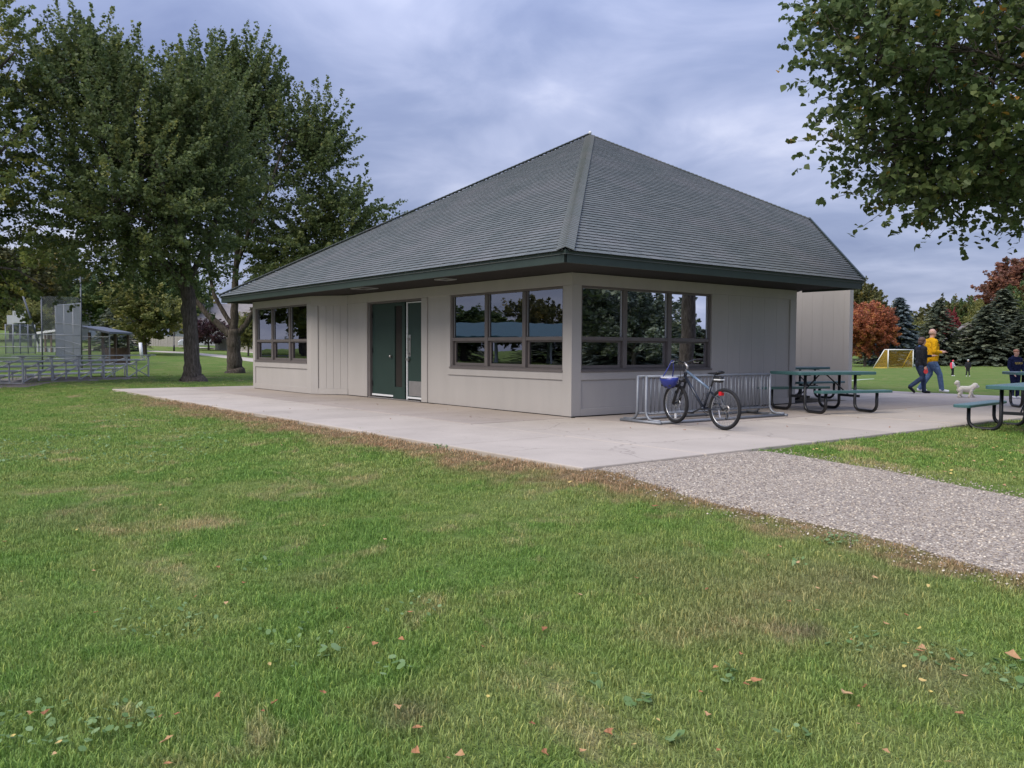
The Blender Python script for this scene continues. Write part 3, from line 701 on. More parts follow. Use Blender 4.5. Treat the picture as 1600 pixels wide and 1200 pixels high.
D_('dark_gap_strip', M['black'], d2, 5.705, 5.778, -0.15, -0.10, 0.03, 2.28)  # black strip painted in for the dark gap between the leaves
d3 = D_('door', M['green_door'], bld, 5.015, 5.70, -0.125, -0.075, 0.055, 2.265, bevel=0.004, label='dark green door leaf with a steel kick plate and pull handle')
D_('astragal', M['white_metal'], d3, 5.66, 5.70, -0.074, -0.052, 0.03, 2.268)
D_('astragal', M['white_metal'], d3, 5.015, 5.659, -0.074, -0.060, 2.245, 2.266)
D_('kick_plate', M['steel'], d3, 5.02, 5.62, -0.074, -0.068, 0.12, 0.46)
D_('door_sweep', M['white_metal'], d3, 5.015, 5.655, -0.074, -0.056, 0.058, 0.10)
h = MB(); FM.box(h, 5.545, 5.63, -0.074, -0.064, 1.02, 1.52); FM.box(h, 5.56, 5.61, -0.064, -0.025, 1.06, 1.10); FM.box(h, 5.56, 5.61, -0.064, -0.025, 1.40, 1.44); FM.box(h, 5.57, 5.60, -0.025, -0.008, 1.06, 1.44)
FM.box(h, 5.56, 5.66, -0.05, -0.01, 0.93, 0.985)
h.build('pull_handle', M['steel'], d3, bevel=0.003)
D_('threshold', M['steel'], bld, 5.0, 7.40, -0.15, 0.02, 0.006, 0.026)

# ------------------------------------------------------------------ roof
SL = 0.5516; ZE = 2.705
K = Vector((1.44, -1.45, ZE)); A = Vector((-7.34, 7.34, ZE + SL * 8.78))
Lc = Vector((-13.75, -1.45, ZE)); E_ = Vector((1.44, 7.13, ZE)); B_ = Vector((-2.52, 11.28, ZE + SL * 3.96))
Mc = Vector((-13.75, 11.3, ZE)); Nc = Vector((-7.0, 11.6, ZE + 0.3))
roof = MB(); up_ = Vector((0, 0, 0.055))
roof.add([K, A, Lc, E_, B_, Mc, Nc], [(0, 1, 2), (0, 3, 4, 1), (2, 1, 5), (1, 6, 5), (1, 4, 6)])
bot = Vector((0, 0, -0.06))
roof.add([K + bot, Lc + bot, E_ + bot, B_ + bot, K, Lc, E_, B_], [(0, 2, 6, 4), (1, 0, 4, 5), (2, 3, 7, 6)])
roof_o = roof.build('roof', M['shingle'], bld, tint=True)
# eaves: two stepped fascia boards, drip edge and flat soffit
def fascia_run(a, b, n, ext=(Vector((0, 0, 0)), Vector((0, 0, 0)))):
    a = Vector(a); b = Vector(b); n = Vector(n); z0, z1, z2 = 2.52, 2.652, 2.722
    mb = MB(); mb.hexa([a + n * -0.03 + Vector((0, 0, z0)), b + n * -0.03 + Vector((0, 0, z0)), b + Vector((0, 0, z0)), a + Vector((0, 0, z0)),
                        a + n * -0.03 + Vector((0, 0, z1)), b + n * -0.03 + Vector((0, 0, z1)), b + Vector((0, 0, z1)), a + Vector((0, 0, z1))])
    f = mb.build('fascia', M['green_trim'], bld, bevel=0.004)
    mb = MB(); o2 = n * 0.024; o1 = n * -0.005
    a = a + ext[0]; b = b + ext[1]
    mb.hexa([a + o1 + Vector((0, 0, z1 + .004)), b + o1 + Vector((0, 0, z1 + .004)), b + o2 + Vector((0, 0, z1 + .004)), a + o2 + Vector((0, 0, z1 + .004)),
             a + o1 + Vector((0, 0, z2)), b + o1 + Vector((0, 0, z2)), b + o2 + Vector((0, 0, z2)), a + o2 + Vector((0, 0, z2))])
    mb.build('drip_board', M['green_trim'], f, bevel=0.004)
Z0 = Vector((0, 0, -ZE))
fascia_run((-13.74, -1.43, 0), (1.42, -1.43, 0), (0, -1, 0), (Vector((0, 0, 0)), Vector((0.024, 0, 0))))
fascia_run((1.42, -1.43, 0), (1.42, 7.10, 0), (1, 0, 0), (Vector((0, 0.006, 0)), Vector((0, 0, 0))))
fascia_run((1.42, 7.10, 0), (0.0, 7.08, 0), (0, 1, 0))
fascia_run((-13.74, 6.0, 0), (-13.74, -1.43, 0), (-1, 0, 0))
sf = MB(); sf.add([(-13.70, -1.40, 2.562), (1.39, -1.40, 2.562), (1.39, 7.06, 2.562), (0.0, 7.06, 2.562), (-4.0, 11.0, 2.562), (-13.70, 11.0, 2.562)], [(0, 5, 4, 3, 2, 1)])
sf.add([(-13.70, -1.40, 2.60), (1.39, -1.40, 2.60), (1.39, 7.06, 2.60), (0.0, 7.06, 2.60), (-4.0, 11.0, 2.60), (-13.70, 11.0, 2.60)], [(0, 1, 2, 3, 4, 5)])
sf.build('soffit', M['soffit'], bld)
def soffit_vent(x0, x1, y0, y1):
    v = MB(); t = 0.04
    v.box(x0, x1, y0, y0 + t, 2.542, 2.561); v.box(x0, x1, y1 - t, y1, 2.542, 2.561); v.box(x0, x0 + t, y0 + t, y1 - t, 2.542, 2.561); v.box(x1 - t, x1, y0 + t, y1 - t, 2.542, 2.561)
    o = v.build('soffit_light', M['alu'], bld); MB().box(x0 + t, x1 - t, y0 + t, y1 - t, 2.550, 2.558).build('lens', M['dark'], o)
soffit_vent(-6.25, -5.72, -1.08, -0.66)
soffit_vent(-2.9, -2.55, -1.0, -0.7)

# shingles: 300 largest in view as pieces, the rest joined
EXP = 0.145; TAB = 0.31; cosS = 1 / math.sqrt(1 + SL * SL)
shr = random.Random(11)
def lay(P0, U, Vd, N, poly):
    """rows of tabs on a roof plane; poly = convex outline in (u, v)"""
    out = []; vmax = max(p[1] for p in poly)
    def span(v):
        xs_ = []
        for (a, b) in zip(poly, poly[1:] + poly[:1]):
            if (a[1] - v) * (b[1] - v) <= 0 and abs(a[1] - b[1]) > 1e-9:
                xs_.append(a[0] + (b[0] - a[0]) * (v - a[1]) / (b[1] - a[1]))
        return (min(xs_), max(xs_)) if len(xs_) > 1 else None
    r = 0; v = 0.0
    while v < vmax - 0.05:
        s0 = span(v + 0.002); s1 = span(min(vmax - 1e-3, v + EXP))
        if s0 and s1:
            off = (r % 2) * TAB / 2 + shr.uniform(-0.03, 0.03) ; u = s0[0] - TAB + off % TAB
            while u < s0[1]:
                a, b = max(u, s0[0]), min(u + TAB - 0.010, s0[1])
                if b - a > 0.03:
                    at, bt = min(max(a, s1[0]), s1[1]), max(min(b, s1[1]), s1[0])
                    dv = shr.choice((0, 0, 0, 0.003, -0.005)) if r else -0.015
                    out.append((P0, U, Vd, N, a, b, at, bt, v + dv, v + EXP + 0.012, shr.random()))
                u += TAB
        v += EXP; r += 1
    return out
def shingle_corners(s, rel=None):
    P0, U, Vd, N, a, b, at, bt, v0, v1, t = s
    q = [P0 + U * a + Vd * v0 + N * 0.010, P0 + U * b + Vd * v0 + N * 0.010, P0 + U * bt + Vd * v1 + N * 0.004, P0 + U * at + Vd * v1 + N * 0.004,
         P0 + U * a + Vd * v0 + N * 0.021, P0 + U * b + Vd * v0 + N * 0.021, P0 + U * bt + Vd * v1 + N * 0.008, P0 + U * at + Vd * v1 + N * 0.008]
    return [p - rel for p in q] if rel else q
nF = Vector((0, -SL, 1)).normalized(); nR = Vector((SL, 0, 1)).normalized()
vF = Vector((0, 1, SL)).normalized(); vR = Vector((-1, 0, SL)).normalized()
o_f = Lc + vF * -0.03; o_r = K + vR * -0.03
hlen = lambda p, o, vd: (p - o).dot(vd)
polyF = [(0, 0), ((K - Lc).length, 0), ((A.x - Lc.x), hlen(A, o_f, vF))]
polyR = [(0, 0), (E_.y - K.y, 0), (B_.y - K.y, hlen(B_, o_r, vR)), (A.y - K.y, hlen(A, o_r, vR))]
sh = lay(o_f, Vector((1, 0, 0)), vF, nF, polyF) + lay(o_r, Vector((0, 1, 0)), vR, nR, polyR)
camv = Vector(CAM)
def ctr(s): return s[0] + s[1] * (s[4] + s[5]) / 2 + s[2] * s[8]
full = [s for s in sh if s[5] - s[4] > TAB - 0.02 and abs(s[4] - s[6]) < 1e-6 and abs(s[5] - s[7]) < 1e-6]
full.sort(key=lambda s: (ctr(s) - camv).length); near = full[:298]; nearset = {id(s) for s in near}
var = []
for N, U, Vd in ((nF, Vector((1, 0, 0)), vF), (nR, Vector((0, 1, 0)), vR)):
    for t in (0.1, 0.35, 0.5, 0.65, 0.9):
        mb = MB(); mb.hexa(shingle_corners((Vector((0, 0, 0)), U, Vd, N, 0, TAB - 0.010, 0, TAB - 0.010, 0, EXP + 0.012, t)), t)
        me = mb.mesh('shingle', M['shingle']); me.materials.append(M['tab_edge_shade']); me.polygons.foreach_set('material_index', [0, 0, 1, 1, 0, 1]); at = me.attributes.new('tint', 'FLOAT', 'POINT'); at.data.foreach_set('value', mb.t); var.append(me)
for s in near:
    k = (0 if s[3] is nF else 5) + shr.randrange(5)
    put('shingle', var[k], roof_o, s[0] + s[1] * s[4] + s[2] * s[8])
rest = MB()
for s in sh:
    if id(s) not in nearset: rest.hexa(shingle_corners(s), s[10])
ro = rest.build('shingles', M['shingle'], roof_o, tint=True); ro['kind'] = 'stuff'
ro.data.materials.append(M['tab_edge_shade']); ro.data.polygons.foreach_set('material_index', [0, 0, 1, 1, 0, 1] * (len(ro.data.polygons) // 6))
# hip caps along the ridge that faces us and along the two silhouettes
def hip(a, b, n1_, n2_, name, step=0.125, w=0.13, first=True):
    d = (b - a); L = d.length; d.normalize(); s1 = n1_.cross(d).normalized(); s2 = n2_.cross(d).normalized()
    if s1.dot(s2) > 0: s2 = -s2
    n = int(L / step)
    for t in range(n):
        p = a + d * (step * t - 0.01); q = p + d * (step + 0.03); up1 = Vector((0, 0, 0.055)); up2 = Vector((0, 0, 0.030))
        mb = MB(); tt = shr.random(); dn = Vector((0, 0, -0.018))
        vs = [p + s1 * w + n1_ * 0.046, p + up1, p + s2 * w + n2_ * 0.046, q + s1 * w + n1_ * 0.032, q + up2, q + s2 * w + n2_ * 0.032]
        vs += [v + dn for v in vs]
        mb.add(vs, [(0, 1, 4, 3), (1, 2, 5, 4), (6, 9, 10, 7), (7, 10, 11, 8), (0, 6, 7, 1), (1, 7, 8, 2), (0, 3, 9, 6), (2, 8, 11, 5)], 0.45 + 0.35 * tt)
        yield mb
for mb in hip(K + Vector((0.01, -0.01, 0.01)), A, nF, nR, 'hip_cap'):
    mb.build('hip_cap', M['shingle'], roof_o, tint=True)
nL = (Mc - Lc).cross(A - Lc).normalized(); nL = nL if nL.z > 0 else -nL
nB = (Nc - B_).cross(A - B_).normalized(); nB = nB if nB.z > 0 else -nB
caps = MB()
for a, b, x, y in ((Lc, A, nF, nL), (B_, A, nR, nB)):
    for mb in hip(a, b, x, y, 'cap', w=0.08): caps.add(mb.v, mb.f, 0.0)
c_ = caps.build('hip_caps', M['shingle'], roof_o, tint=True); c_['kind'] = 'stuff'
rk = MB(); rk.bar(E_ + Vector((0.01, 0, 0.02)), B_ + Vector((0, 0, 0.02)), 0.03, 0.09); rk.build('rake_edge', M['green_trim'], roof_o)
pk = MB(); pk.ball(A + Vector((0.05, -0.05, 0.06)), 0.05, n=8, m_=6); pk.build('peak_cap', M['white_metal'], roof_o)

# ------------------------------------------------------------------ trees
RZ_VIEW = math.atan2(0.786, 0.618)            # local x = to the right of the view, local y = away
def unit(a): return a / np.maximum(1e-9, np.linalg.norm(a, axis=-1, keepdims=True))
def leaf_cloud(base, dirs, lens, rads, per, size, rng, stint, aspect=0.85, six=False, droop=0.25, tj=0.16):
    n = len(base); N = n * per
    b = np.repeat(base, per, 0); d = np.repeat(dirs, per, 0); L = np.repeat(lens, per); r = np.repeat(rads, per)
    t = rng.rand(N) ** 0.85
    off = unit(rng.randn(N, 3)) * (r * (1 - 0.72 * t) * np.sqrt(rng.rand(N)))[:, None]
    p = b + d * (L * t)[:, None] + off
    nrm = unit(rng.randn(N, 3) * 0.75 + np.array([0, 0, 0.75]))
    a = rng.randn(N, 3) + d * 0.8 + np.array([0, 0, -droop * 2]); a = unit(a - nrm * (a * nrm).sum(1)[:, None])
    w = np.cross(nrm, a); s = size * (0.65 + 0.6 * rng.rand(N)); hl = (s / 2)[:, None]; hw = (s * aspect / 2)[:, None]
    fold = nrm * (s * 0.12)[:, None]
    if six:
        P = [p - a * hl, p - a * hl * 0.35 + w * hw + fold, p + a * hl * 0.25 + w * hw * 0.78 + fold, p + a * hl * 1.05, p + a * hl * 0.25 - w * hw * 0.78 + fold, p - a * hl * 0.35 - w * hw + fold]
    else:
        P = [p - a * hl, p + w * hw + fold, p + a * hl, p - w * hw + fold]
    k = len(P); V = np.stack(P, 1).reshape(-1, 3); F = np.arange(N * k).reshape(N, k)
    tint = np.clip(np.repeat(stint, per) + rng.randn(N) * tj, 0, 1)
    return V, F, np.repeat(tint, k)
def in_ellipsoids(ells, n, rng, shell=0.62):
    w = np.array([e[2] if len(e) > 2 else e[1][0] * e[1][1] * e[1][2] for e in ells], float); w /= w.sum()
    which = rng.choice(len(ells), n, p=w); u = unit(rng.randn(n, 3)); r = shell + (1 - shell) * rng.rand(n) ** 0.5
    inner = rng.rand(n) < 0.35; r[inner] = rng.rand(inner.sum()) ** 0.5 * 0.9
    c = np.array([ells[i][0] for i in which]); q = np.array([ells[i][1] for i in which])
    return c + u * q * r[:, None], u
def curve_pts(a, b, sag, rng, n=5, wig=0.06):
    a = np.array(a); b = np.array(b); L = np.linalg.norm(b - a); out = []
    w = rng.randn(3) * wig * L
    for i in range(n + 1):
        t = i / n; p = a + (b - a) * t + np.array([0, 0, -sag * L * 4 * t * (1 - t)]) + w * math.sin(math.pi * t); out.append(p)
    return out
def build_tree(name, label, loc, trunk, limbs, ells, n_spray, per, leaf, mat, seed, up=0.8, slen=(0.8, 1.5), srad=0.36,
               group=None, six=False, droop=0.25, nodes=70, tint0=0.45, tvar=0.16, aspect=0.85, shell=0.62, rz=RZ_VIEW, twigs=True, cat='tree'):
    """trunk / limbs: lists of ((x, y, z, r), ...) in the tree's own frame; ells: ((cx, cy, cz), (rx, ry, rz))"""
    rng = np.random.RandomState(seed); root = thing(name, label, cat, loc, rz, group)
    tb = MB(); pts = []
    for k, pl in enumerate([trunk] + list(limbs)):
        # refine the polyline so that it bends softly and carries a little irregularity
        P = [np.array(q[:3], float) for q in pl]; r = [q[3] for q in pl]; Q = []; RR = []
        for i in range(len(P) - 1):
            for s in range(4):
                t = s / 4; Q.append(P[i] * (1 - t) + P[i + 1] * t + rng.randn(3) * 0.05 * r[i]); RR.append((r[i] * (1 - t) + r[i + 1] * t) * (1 + 0.04 * rng.randn()))
        Q.append(P[-1]); RR.append(r[-1])
        tb.tube(Q, RR, 14 if k == 0 else 9)
        for q, rr in zip(Q, RR): pts.append((q, rr))
    base, u = in_ellipsoids(ells, n_spray, rng, shell)
    nd = base[rng.choice(n_spray, min(nodes, n_spray), replace=False)]
    lp = np.array([p for p, _ in pts[len(pts) // 8:]]); lr = np.array([r for _, r in pts[len(pts) // 8:]])
    npts = []
    for q in nd:
        dd = np.linalg.norm(lp - q, axis=1) + np.where(lp[:, 2] > q[2] - 0.2, 2.5, 0); j = dd.argmin()
        c = curve_pts(lp[j], q, 0.05, rng, 5); r0 = min(lr[j] * 0.55, 0.022 + 0.016 * np.linalg.norm(lp[j] - q))
        tb.tube(c, [r0 * (1 - 0.8 * i / 5) for i in range(6)], 5, False); npts += c[1:]
    npts = np.array(npts)
    cen = np.array([e[0] for e in ells]).mean(0)
    zt = (base[:, 2] - base[:, 2].min()) / np.ptp(base[:, 2])
    dirs = unit(u * np.array([1, 1, 0.5]) + np.stack([0 * zt, 0 * zt, up * (zt * 1.5 - 0.25)], 1) + rng.randn(n_spray, 3) * 0.28)
    lens = slen[0] + (slen[1] - slen[0]) * rng.rand(n_spray); rads = srad * (0.7 + 0.6 * rng.rand(n_spray))
    if twigs:
        for i in range(0, n_spray, 2):
            q = base[i]; j = np.linalg.norm(npts - q, axis=1).argmin()
            if np.linalg.norm(npts[j] - q) < 2.2:
                tb.tube([npts[j], (npts[j] + q) / 2 + rng.randn(3) * 0.04, q, q + dirs[i] * lens[i] * 0.8], [0.016, 0.013, 0.010, 0.004], 3, False)
    tr = tb.build('trunk', M['bark'], root, smooth=True)
    V, F, T = leaf_cloud(base, dirs, lens, rads, per, leaf, rng, np.clip(tint0 + rng.randn(n_spray) * tvar, 0.02, 0.98), aspect, six, droop)
    put('crown', arrays_mesh('crown', V, F, mat, T), root); return root

def pxl(px0, py0, s):                        # picture offsets in pixels -> metres in the plane of the tree
    return lambda px, py, y=0.0: ((px - px0) / s, y, (py0 - py) / s)
# --- the two big maples left of the building
b1 = G(302, 596); dep1 = (np.array(b1) - CAM) @ CR[2]; s1 = FPX / dep1; q = pxl(302, 596, s1)
def E2(q, s, c, r, dy=0, ry=None): 
    return (q(c[0], c[1], dy), (r[0] / s, (ry or (r[0] / s + r[1] / s) / 2), r[1] / s))
def pl(q, *pts): return [(*q(p[0], p[1], p[3] if len(p) > 3 else 0), p[2]) for p in pts]
build_tree('maple_tree', 'big green maple nearest the bleachers with a thick straight trunk', b1,
    pl(q, (302, 606, .58), (302, 597, .46), (301, 588, .33), (300, 560, .265), (298, 510, .25), (295, 460, .245), (293, 430, .22), (286, 370, .16), (276, 300, .11), (262, 220, .07), (250, 140, .03)),
    [pl(q, (292, 455, .16), (270, 420, .14), (240, 390, .11, -.6), (190, 350, .08, -1.2), (130, 310, .05, -1.5), (90, 280, .02, -1.8)),
     pl(q, (296, 440, .13), (310, 400, .11, .4), (325, 350, .09, .8), (335, 280, .06, 1.2), (340, 200, .03, 1.4)),
     pl(q, (288, 380, .10), (250, 330, .09, .6), (205, 250, .06, 1.2), (170, 150, .03, 1.4), (160, 90, .015, 1.4)),
     pl(q, (292, 430, .10), (305, 395, .09, -.8), (300, 340, .07, -1.8), (290, 270, .04, -2.4)),
     pl(q, (294, 445, .09), (255, 425, .08, .8), (200, 405, .06, 1.8), (130, 395, .03, 2.4))],
    [E2(q, s1, (165, 240), (88, 120)), E2(q, s1, (235, 255), (98, 130)), E2(q, s1, (125, 345), (90, 75)), E2(q, s1, (285, 310), (85, 120)), E2(q, s1, (225, 400), (125, 42)), (*E2(q, s1, (150, 150), (48, 62)), 22), (*E2(q, s1, (255, 335), (80, 80), -2.2, 1.6), 30), E2(q, s1, (190, 225), (88, 90), -2.0, 1.8), (*E2(q, s1, (305, 250), (55, 115), .6, 2.0), 36)],
    1480, 72, 0.125, LM['maple'], 21, up=1.5, slen=(0.9, 2.1), srad=0.30, nodes=110, tvar=0.15)
b2 = G(367, 583); dep2 = (np.array(b2) - CAM) @ CR[2]; s2 = FPX / dep2; q = pxl(367, 583, s2)
build_tree('maple_tree', 'green maple beside the bay window whose trunk forks low into three limbs', b2,
    pl(q, (367, 594, .62), (367, 584, .50), (367, 575, .38), (366, 550, .31), (366, 530, .31), (366, 515, .30)),
    [pl(q, (362, 525, .22), (345, 510, .17), (325, 492, .15), (305, 468, .12), (285, 430, .09, -.5), (265, 380, .04, -1)),
     pl(q, (365, 520, .20), (367, 500, .19), (367, 470, .18), (370, 420, .14), (380, 330, .10), (388, 230, .06), (392, 150, .02)),
     pl(q, (370, 522, .17), (385, 508, .14), (398, 485, .12), (425, 440, .10, .5), (470, 380, .07, 1), (510, 320, .04, 1.2)),
     pl(q, (364, 510, .12), (350, 488, .11), (335, 460, .10), (322, 425, .08, .6), (315, 360, .05, 1.0)),
     pl(q, (370, 420, .10), (400, 370, .09, -1), (440, 300, .06, -1.6), (470, 220, .03, -1.8)),
     pl(q, (375, 380, .08), (350, 300, .06, 1), (340, 220, .03, 1.5))],
    [E2(q, s2, (385, 255), (85, 105)), E2(q, s2, (450, 280), (62, 90)), E2(q, s2, (485, 360), (75, 50)), E2(q, s2, (335, 265), (80, 110)), E2(q, s2, (415, 390), (100, 45)), (*E2(q, s2, (392, 165), (40, 48)), 30), (*E2(q, s2, (548, 340), (26, 26)), 18), (*E2(q, s2, (500, 235), (24, 45)), 18), (*E2(q, s2, (500, 400), (85, 36)), 45), (*E2(q, s2, (330, 190), (50, 80)), 60)],
    1480, 72, 0.150, LM['maple'], 22, up=1.5, slen=(1.0, 2.5), srad=0.35, nodes=110, tint0=0.40, tvar=0.14)
# --- turning maple just outside the left edge, its boughs hang into the picture
b3 = D(-198, 26.5); s3 = FPX / 26.5; q = pxl(-198, 601, s3)
build_tree('maple_tree', 'yellowing maple whose boughs hang in along the left edge', b3,
    pl(q, (-165, 605, .40), (-166, 590, .30), (-164, 500, .25), (-160, 380, .21), (-150, 250, .14), (-140, 100, .08), (-130, -40, .03)),
    [pl(q, (-160, 400, .12), (-110, 340, .10), (-50, 290, .08, -.4), (20, 240, .05, -.6), (70, 190, .02, -.6)),
     pl(q, (-156, 320, .10), (-110, 230, .08, .3), (-50, 140, .06, .4), (20, 70, .03, .4)),
     pl(q, (-163, 450, .10), (-110, 420, .08), (-40, 400, .05), (30, 410, .03), (80, 440, .01))],
    [E2(q, s3, (-75, 90), (118, 150)), E2(q, s3, (-60, 290), (125, 120), 0, 2.6), E2(q, s3, (-50, 410), (120, 60), 0.3, 1.6), E2(q, s3, (-200, 150), (190, 240)), E2(q, s3, (20, 215), (60, 45), -0.6, 0.8), E2(q, s3, (45, 425), (45, 32), 0, .6)],
    1250, 60, 0.135, LM['maple_yellow'], 23, up=0.75, slen=(0.6, 1.3), srad=0.30, nodes=90, tint0=0.42, tvar=0.2)
# --- linden at the right, trunk beyond the frame
b4 = Vector((6.1, 10.6, tz(6.1, 10.6))); dep4 = (np.array(b4) - CAM) @ CR[2]; lat4 = (np.array(b4) - CAM) @ CR[0]; s4 = FPX / dep4
px4 = 800 + FPX * lat4 / dep4; q = pxl(px4, 549 + 1.2 * s4, s4)
build_tree('linden_tree', 'dark green linden whose boughs reach in from the right above the picnic tables', b4,
    pl(q, (px4, 652, .42), (px4, 640, .30), (px4, 560, .25), (px4 - 6, 440, .22), (px4 - 10, 300, .18), (px4 - 10, 120, .12), (px4, -150, .05)),
    [pl(q, (px4 - 5, 380, .12), (px4 - 70, 300, .10, -.6), (px4 - 170, 220, .08, -1.2), (px4 - 290, 170, .05, -1.8), (px4 - 420, 140, .02, -2.2)),
     pl(q, (px4 - 8, 330, .10), (px4 - 90, 270, .08, .2), (px4 - 190, 270, .06, .2), (px4 - 320, 300, .03, 0)),
     pl(q, (px4 - 10, 220, .10), (px4 - 110, 110, .08, .4), (px4 - 230, 30, .05, .6), (px4 - 380, -10, .02, .8)),
     pl(q, (px4, 360, .12), (px4 + 90, 280, .10, .4), (px4 + 220, 200, .06, .8)),
     pl(q, (px4, 300, .11), (px4 + 20, 210, .09, -1.6), (px4 + 30, 110, .05, -3.2)), pl(q, (px4, 340, .11), (px4 - 20, 250, .09, 1.6), (px4 - 30, 170, .05, 3.2))],
    [(*E2(q, s4, (1455, 110), (205, 115), -1.4, 2.0), 16), (*E2(q, s4, (1520, 215), (215, 85), -0.9, 1.9), 13), (*E2(q, s4, (1590, 270), (190, 50), -0.3, 1.8), 9), (*E2(q, s4, (1470, 5), (190, 110), -0.5, 2.0), 12),
     (*E2(q, s4, (1850, 30), (360, 250), 0, 4.2), 30), (*E2(q, s4, (1850, -220), (280, 180), 0, 3.6), 12), (*E2(q, s4, (1430, 290), (80, 28), -0.8, 1.0), 3), (*E2(q, s4, (1290, 140), (58, 36), -1.6, .8), 2.2), (*E2(q, s4, (1325, 60), (60, 42), -1.2, .8), 2.2), (*E2(q, s4, (1330, 240), (46, 30), -1.2, .7), 1.6)],
    2050, 23, 0.128, LM['linden'], 24, up=0.15, slen=(0.7, 1.4), srad=0.21, nodes=120, six=True, droop=0.5, tint0=0.45, tvar=0.14, shell=0.45)

# --- background broadleaf prototypes (unit: metres, height 10), copied with their own colour
def proto_broad(seed, wide, h=10.0, trunk_h=2.0, n=330, per=44, leaf=0.32):
    rng = np.random.RandomState(seed); tb = MB()
    tb.tube([(0, 0, -0.4), (0, 0, trunk_h), (rng.randn() * .2, rng.randn() * .2, h * 0.55), (rng.randn() * .3, rng.randn() * .3, h * 0.85)], [0.24, 0.18, 0.12, 0.03], 8)
    for k in range(9):
        a = rng.rand() * 6.28; z0 = trunk_h + rng.rand() * h * 0.3
        tb.tube(curve_pts((0, 0, z0), (math.cos(a) * wide * .75, math.sin(a) * wide * .75, z0 + h * (.15 + .25 * rng.rand())), -0.03, rng, 4), [.09, .07, .05, .03, .01], 5, False)
    ells = [((0, 0, h * .58), (wide * .85, wide * .85, h * .36))] + [((rng.randn() * wide * .4, rng.randn() * wide * .4, h * (.40 + .42 * rng.rand())), (wide * .5, wide * .5, h * .16)) for _ in range(8)]
    base, u = in_ellipsoids(ells, n, rng, 0.6); zt = (base[:, 2] - base[:, 2].min()) / np.ptp(base[:, 2])
    dirs = unit(u + np.stack([0 * zt, 0 * zt, zt * 1.1], 1) + rng.randn(n, 3) * .3)
    V, F, T = leaf_cloud(base, dirs, .7 + rng.rand(n) * .9, .45 + .25 * rng.rand(n), per, leaf, rng, np.clip(.45 + .2 * rng.randn(n), 0, 1), .8, False, .2)
    return tb.mesh('trunk', M['bark']), arrays_mesh('crown', V, F, LM['green'], T)
PB = [proto_broad(31, 3.6), proto_broad(32, 4.4), proto_broad(33, 2.8), proto_broad(34, 5.0, trunk_h=1.4), proto_broad(35, 3.2, trunk_h=2.6), proto_broad(36, 4.6, trunk_h=1.4, n=800, per=46, leaf=.30)]
def proto_conifer(seed, h=10.0, rb=2.3, bare=0.4, per=30, card=(0.36, 0.085), gap=0.40):
    rng = np.random.RandomState(seed); tb = MB(); tb.tube([(0, 0, -0.5), (0, 0, h * .5), (0, 0, h * .97)], [.19, .11, .015], 7)
    P = []; A_ = []; W_ = []; S = []; T = []
    z = bare
    while z < h * .985:
        f = 1 - z / h; L0 = rb * f ** 0.82 + 0.10; nb = int(6 + 4 * f) ; a0 = rng.rand() * 6.28
        for k in range(nb):
            a = a0 + k * 6.283 / nb + rng.randn() * .15; L = L0 * (.72 + .42 * rng.rand()); dr = .22 + .2 * rng.rand(); tint = np.clip(.45 + .22 * rng.randn(), 0, 1)
            dx, dy = math.cos(a), math.sin(a); m_ = max(4, int(per * L / rb))
            t = (0.18 + 0.82 * rng.rand(m_ * 3)); side = rng.randn(m_ * 3) * (0.13 + 0.18 * L * .5) * (1.05 - t)
            zz = z + L * (0.16 * t - dr * t * t * 1.15) + rng.randn(m_ * 3) * .05 - np.abs(side) * .25
            P.append(np.stack([dx * L * t - dy * side, dy * L * t + dx * side, zz], 1))
            dirn = np.stack([dx + -dy * np.sign(side) * .8, dy + dx * np.sign(side) * .8, -.25 - .35 * rng.rand(m_ * 3)], 1); A_.append(unit(dirn + rng.randn(m_ * 3, 3) * .25))
            T.append(np.clip(tint + rng.randn(m_ * 3) * .15 + (t - .6) * .35, 0, 1))
        z += gap * (.55 + .6 * f)
    p = np.concatenate(P); a = np.concatenate(A_); T = np.concatenate(T); n = len(p)
    nr = unit(rng.randn(n, 3) * .6 + np.array([0, 0, 1])); w = unit(np.cross(nr, a)); s = (.7 + .6 * rng.rand(n))[:, None]
    V = np.stack([p - a * card[0] * .5 * s, p + w * card[1] * s, p + a * card[0] * .6 * s, p - w * card[1] * s], 1).reshape(-1, 3)
    return tb.mesh('trunk', M['bark']), arrays_mesh('crown', V, np.arange(n * 4).reshape(n, 4), LM['spruce'], np.repeat(T, 4))
PC = [proto_conifer(41, rb=2.3), proto_conifer(42, rb=3.4, bare=0.2), proto_conifer(43, rb=2.8, bare=.3), proto_conifer(44, rb=1.9, bare=.8)]
def mesh_width(me):
    a = np.empty(len(me.vertices) * 3, np.float32); me.vertices.foreach_get('co', a); a = a.reshape(-1, 3)
    return float(np.percentile(np.abs(a[:, :2]), 97) * 2)
def bg_tree(px, depth, top, width, proto, mat, label, name, group, rot=None, zoff=0.0):
    """background tree whose top is seen at picture height `top` and whose crown is `width` pixels wide"""
    loc = D(px, depth); loc.z += zoff; sc = FPX / depth
    H = (loc.z * -1 + CAM[2]) + (546 + 4 * (px - 800) / 800 - top) / sc
    tm, cm = proto; root = thing(name, label, 'tree', loc, (px * 0.7 + depth) % 6.28 if rot is None else rot, group)
    wpro = mesh_width(cm)
    sx = 1.15 * width / sc / wpro; s = (sx, sx, H / 10.0 / 1.0)
    t = put('trunk', tm, root, scale=s); c = put('crown', cm, root, scale=s)
    c.material_slots[0].link = 'OBJECT'; c.material_slots[0].material = LM[mat]; return root
g_l, g_r = 'trees beyond the ball field', 'trees beyond the sports field'
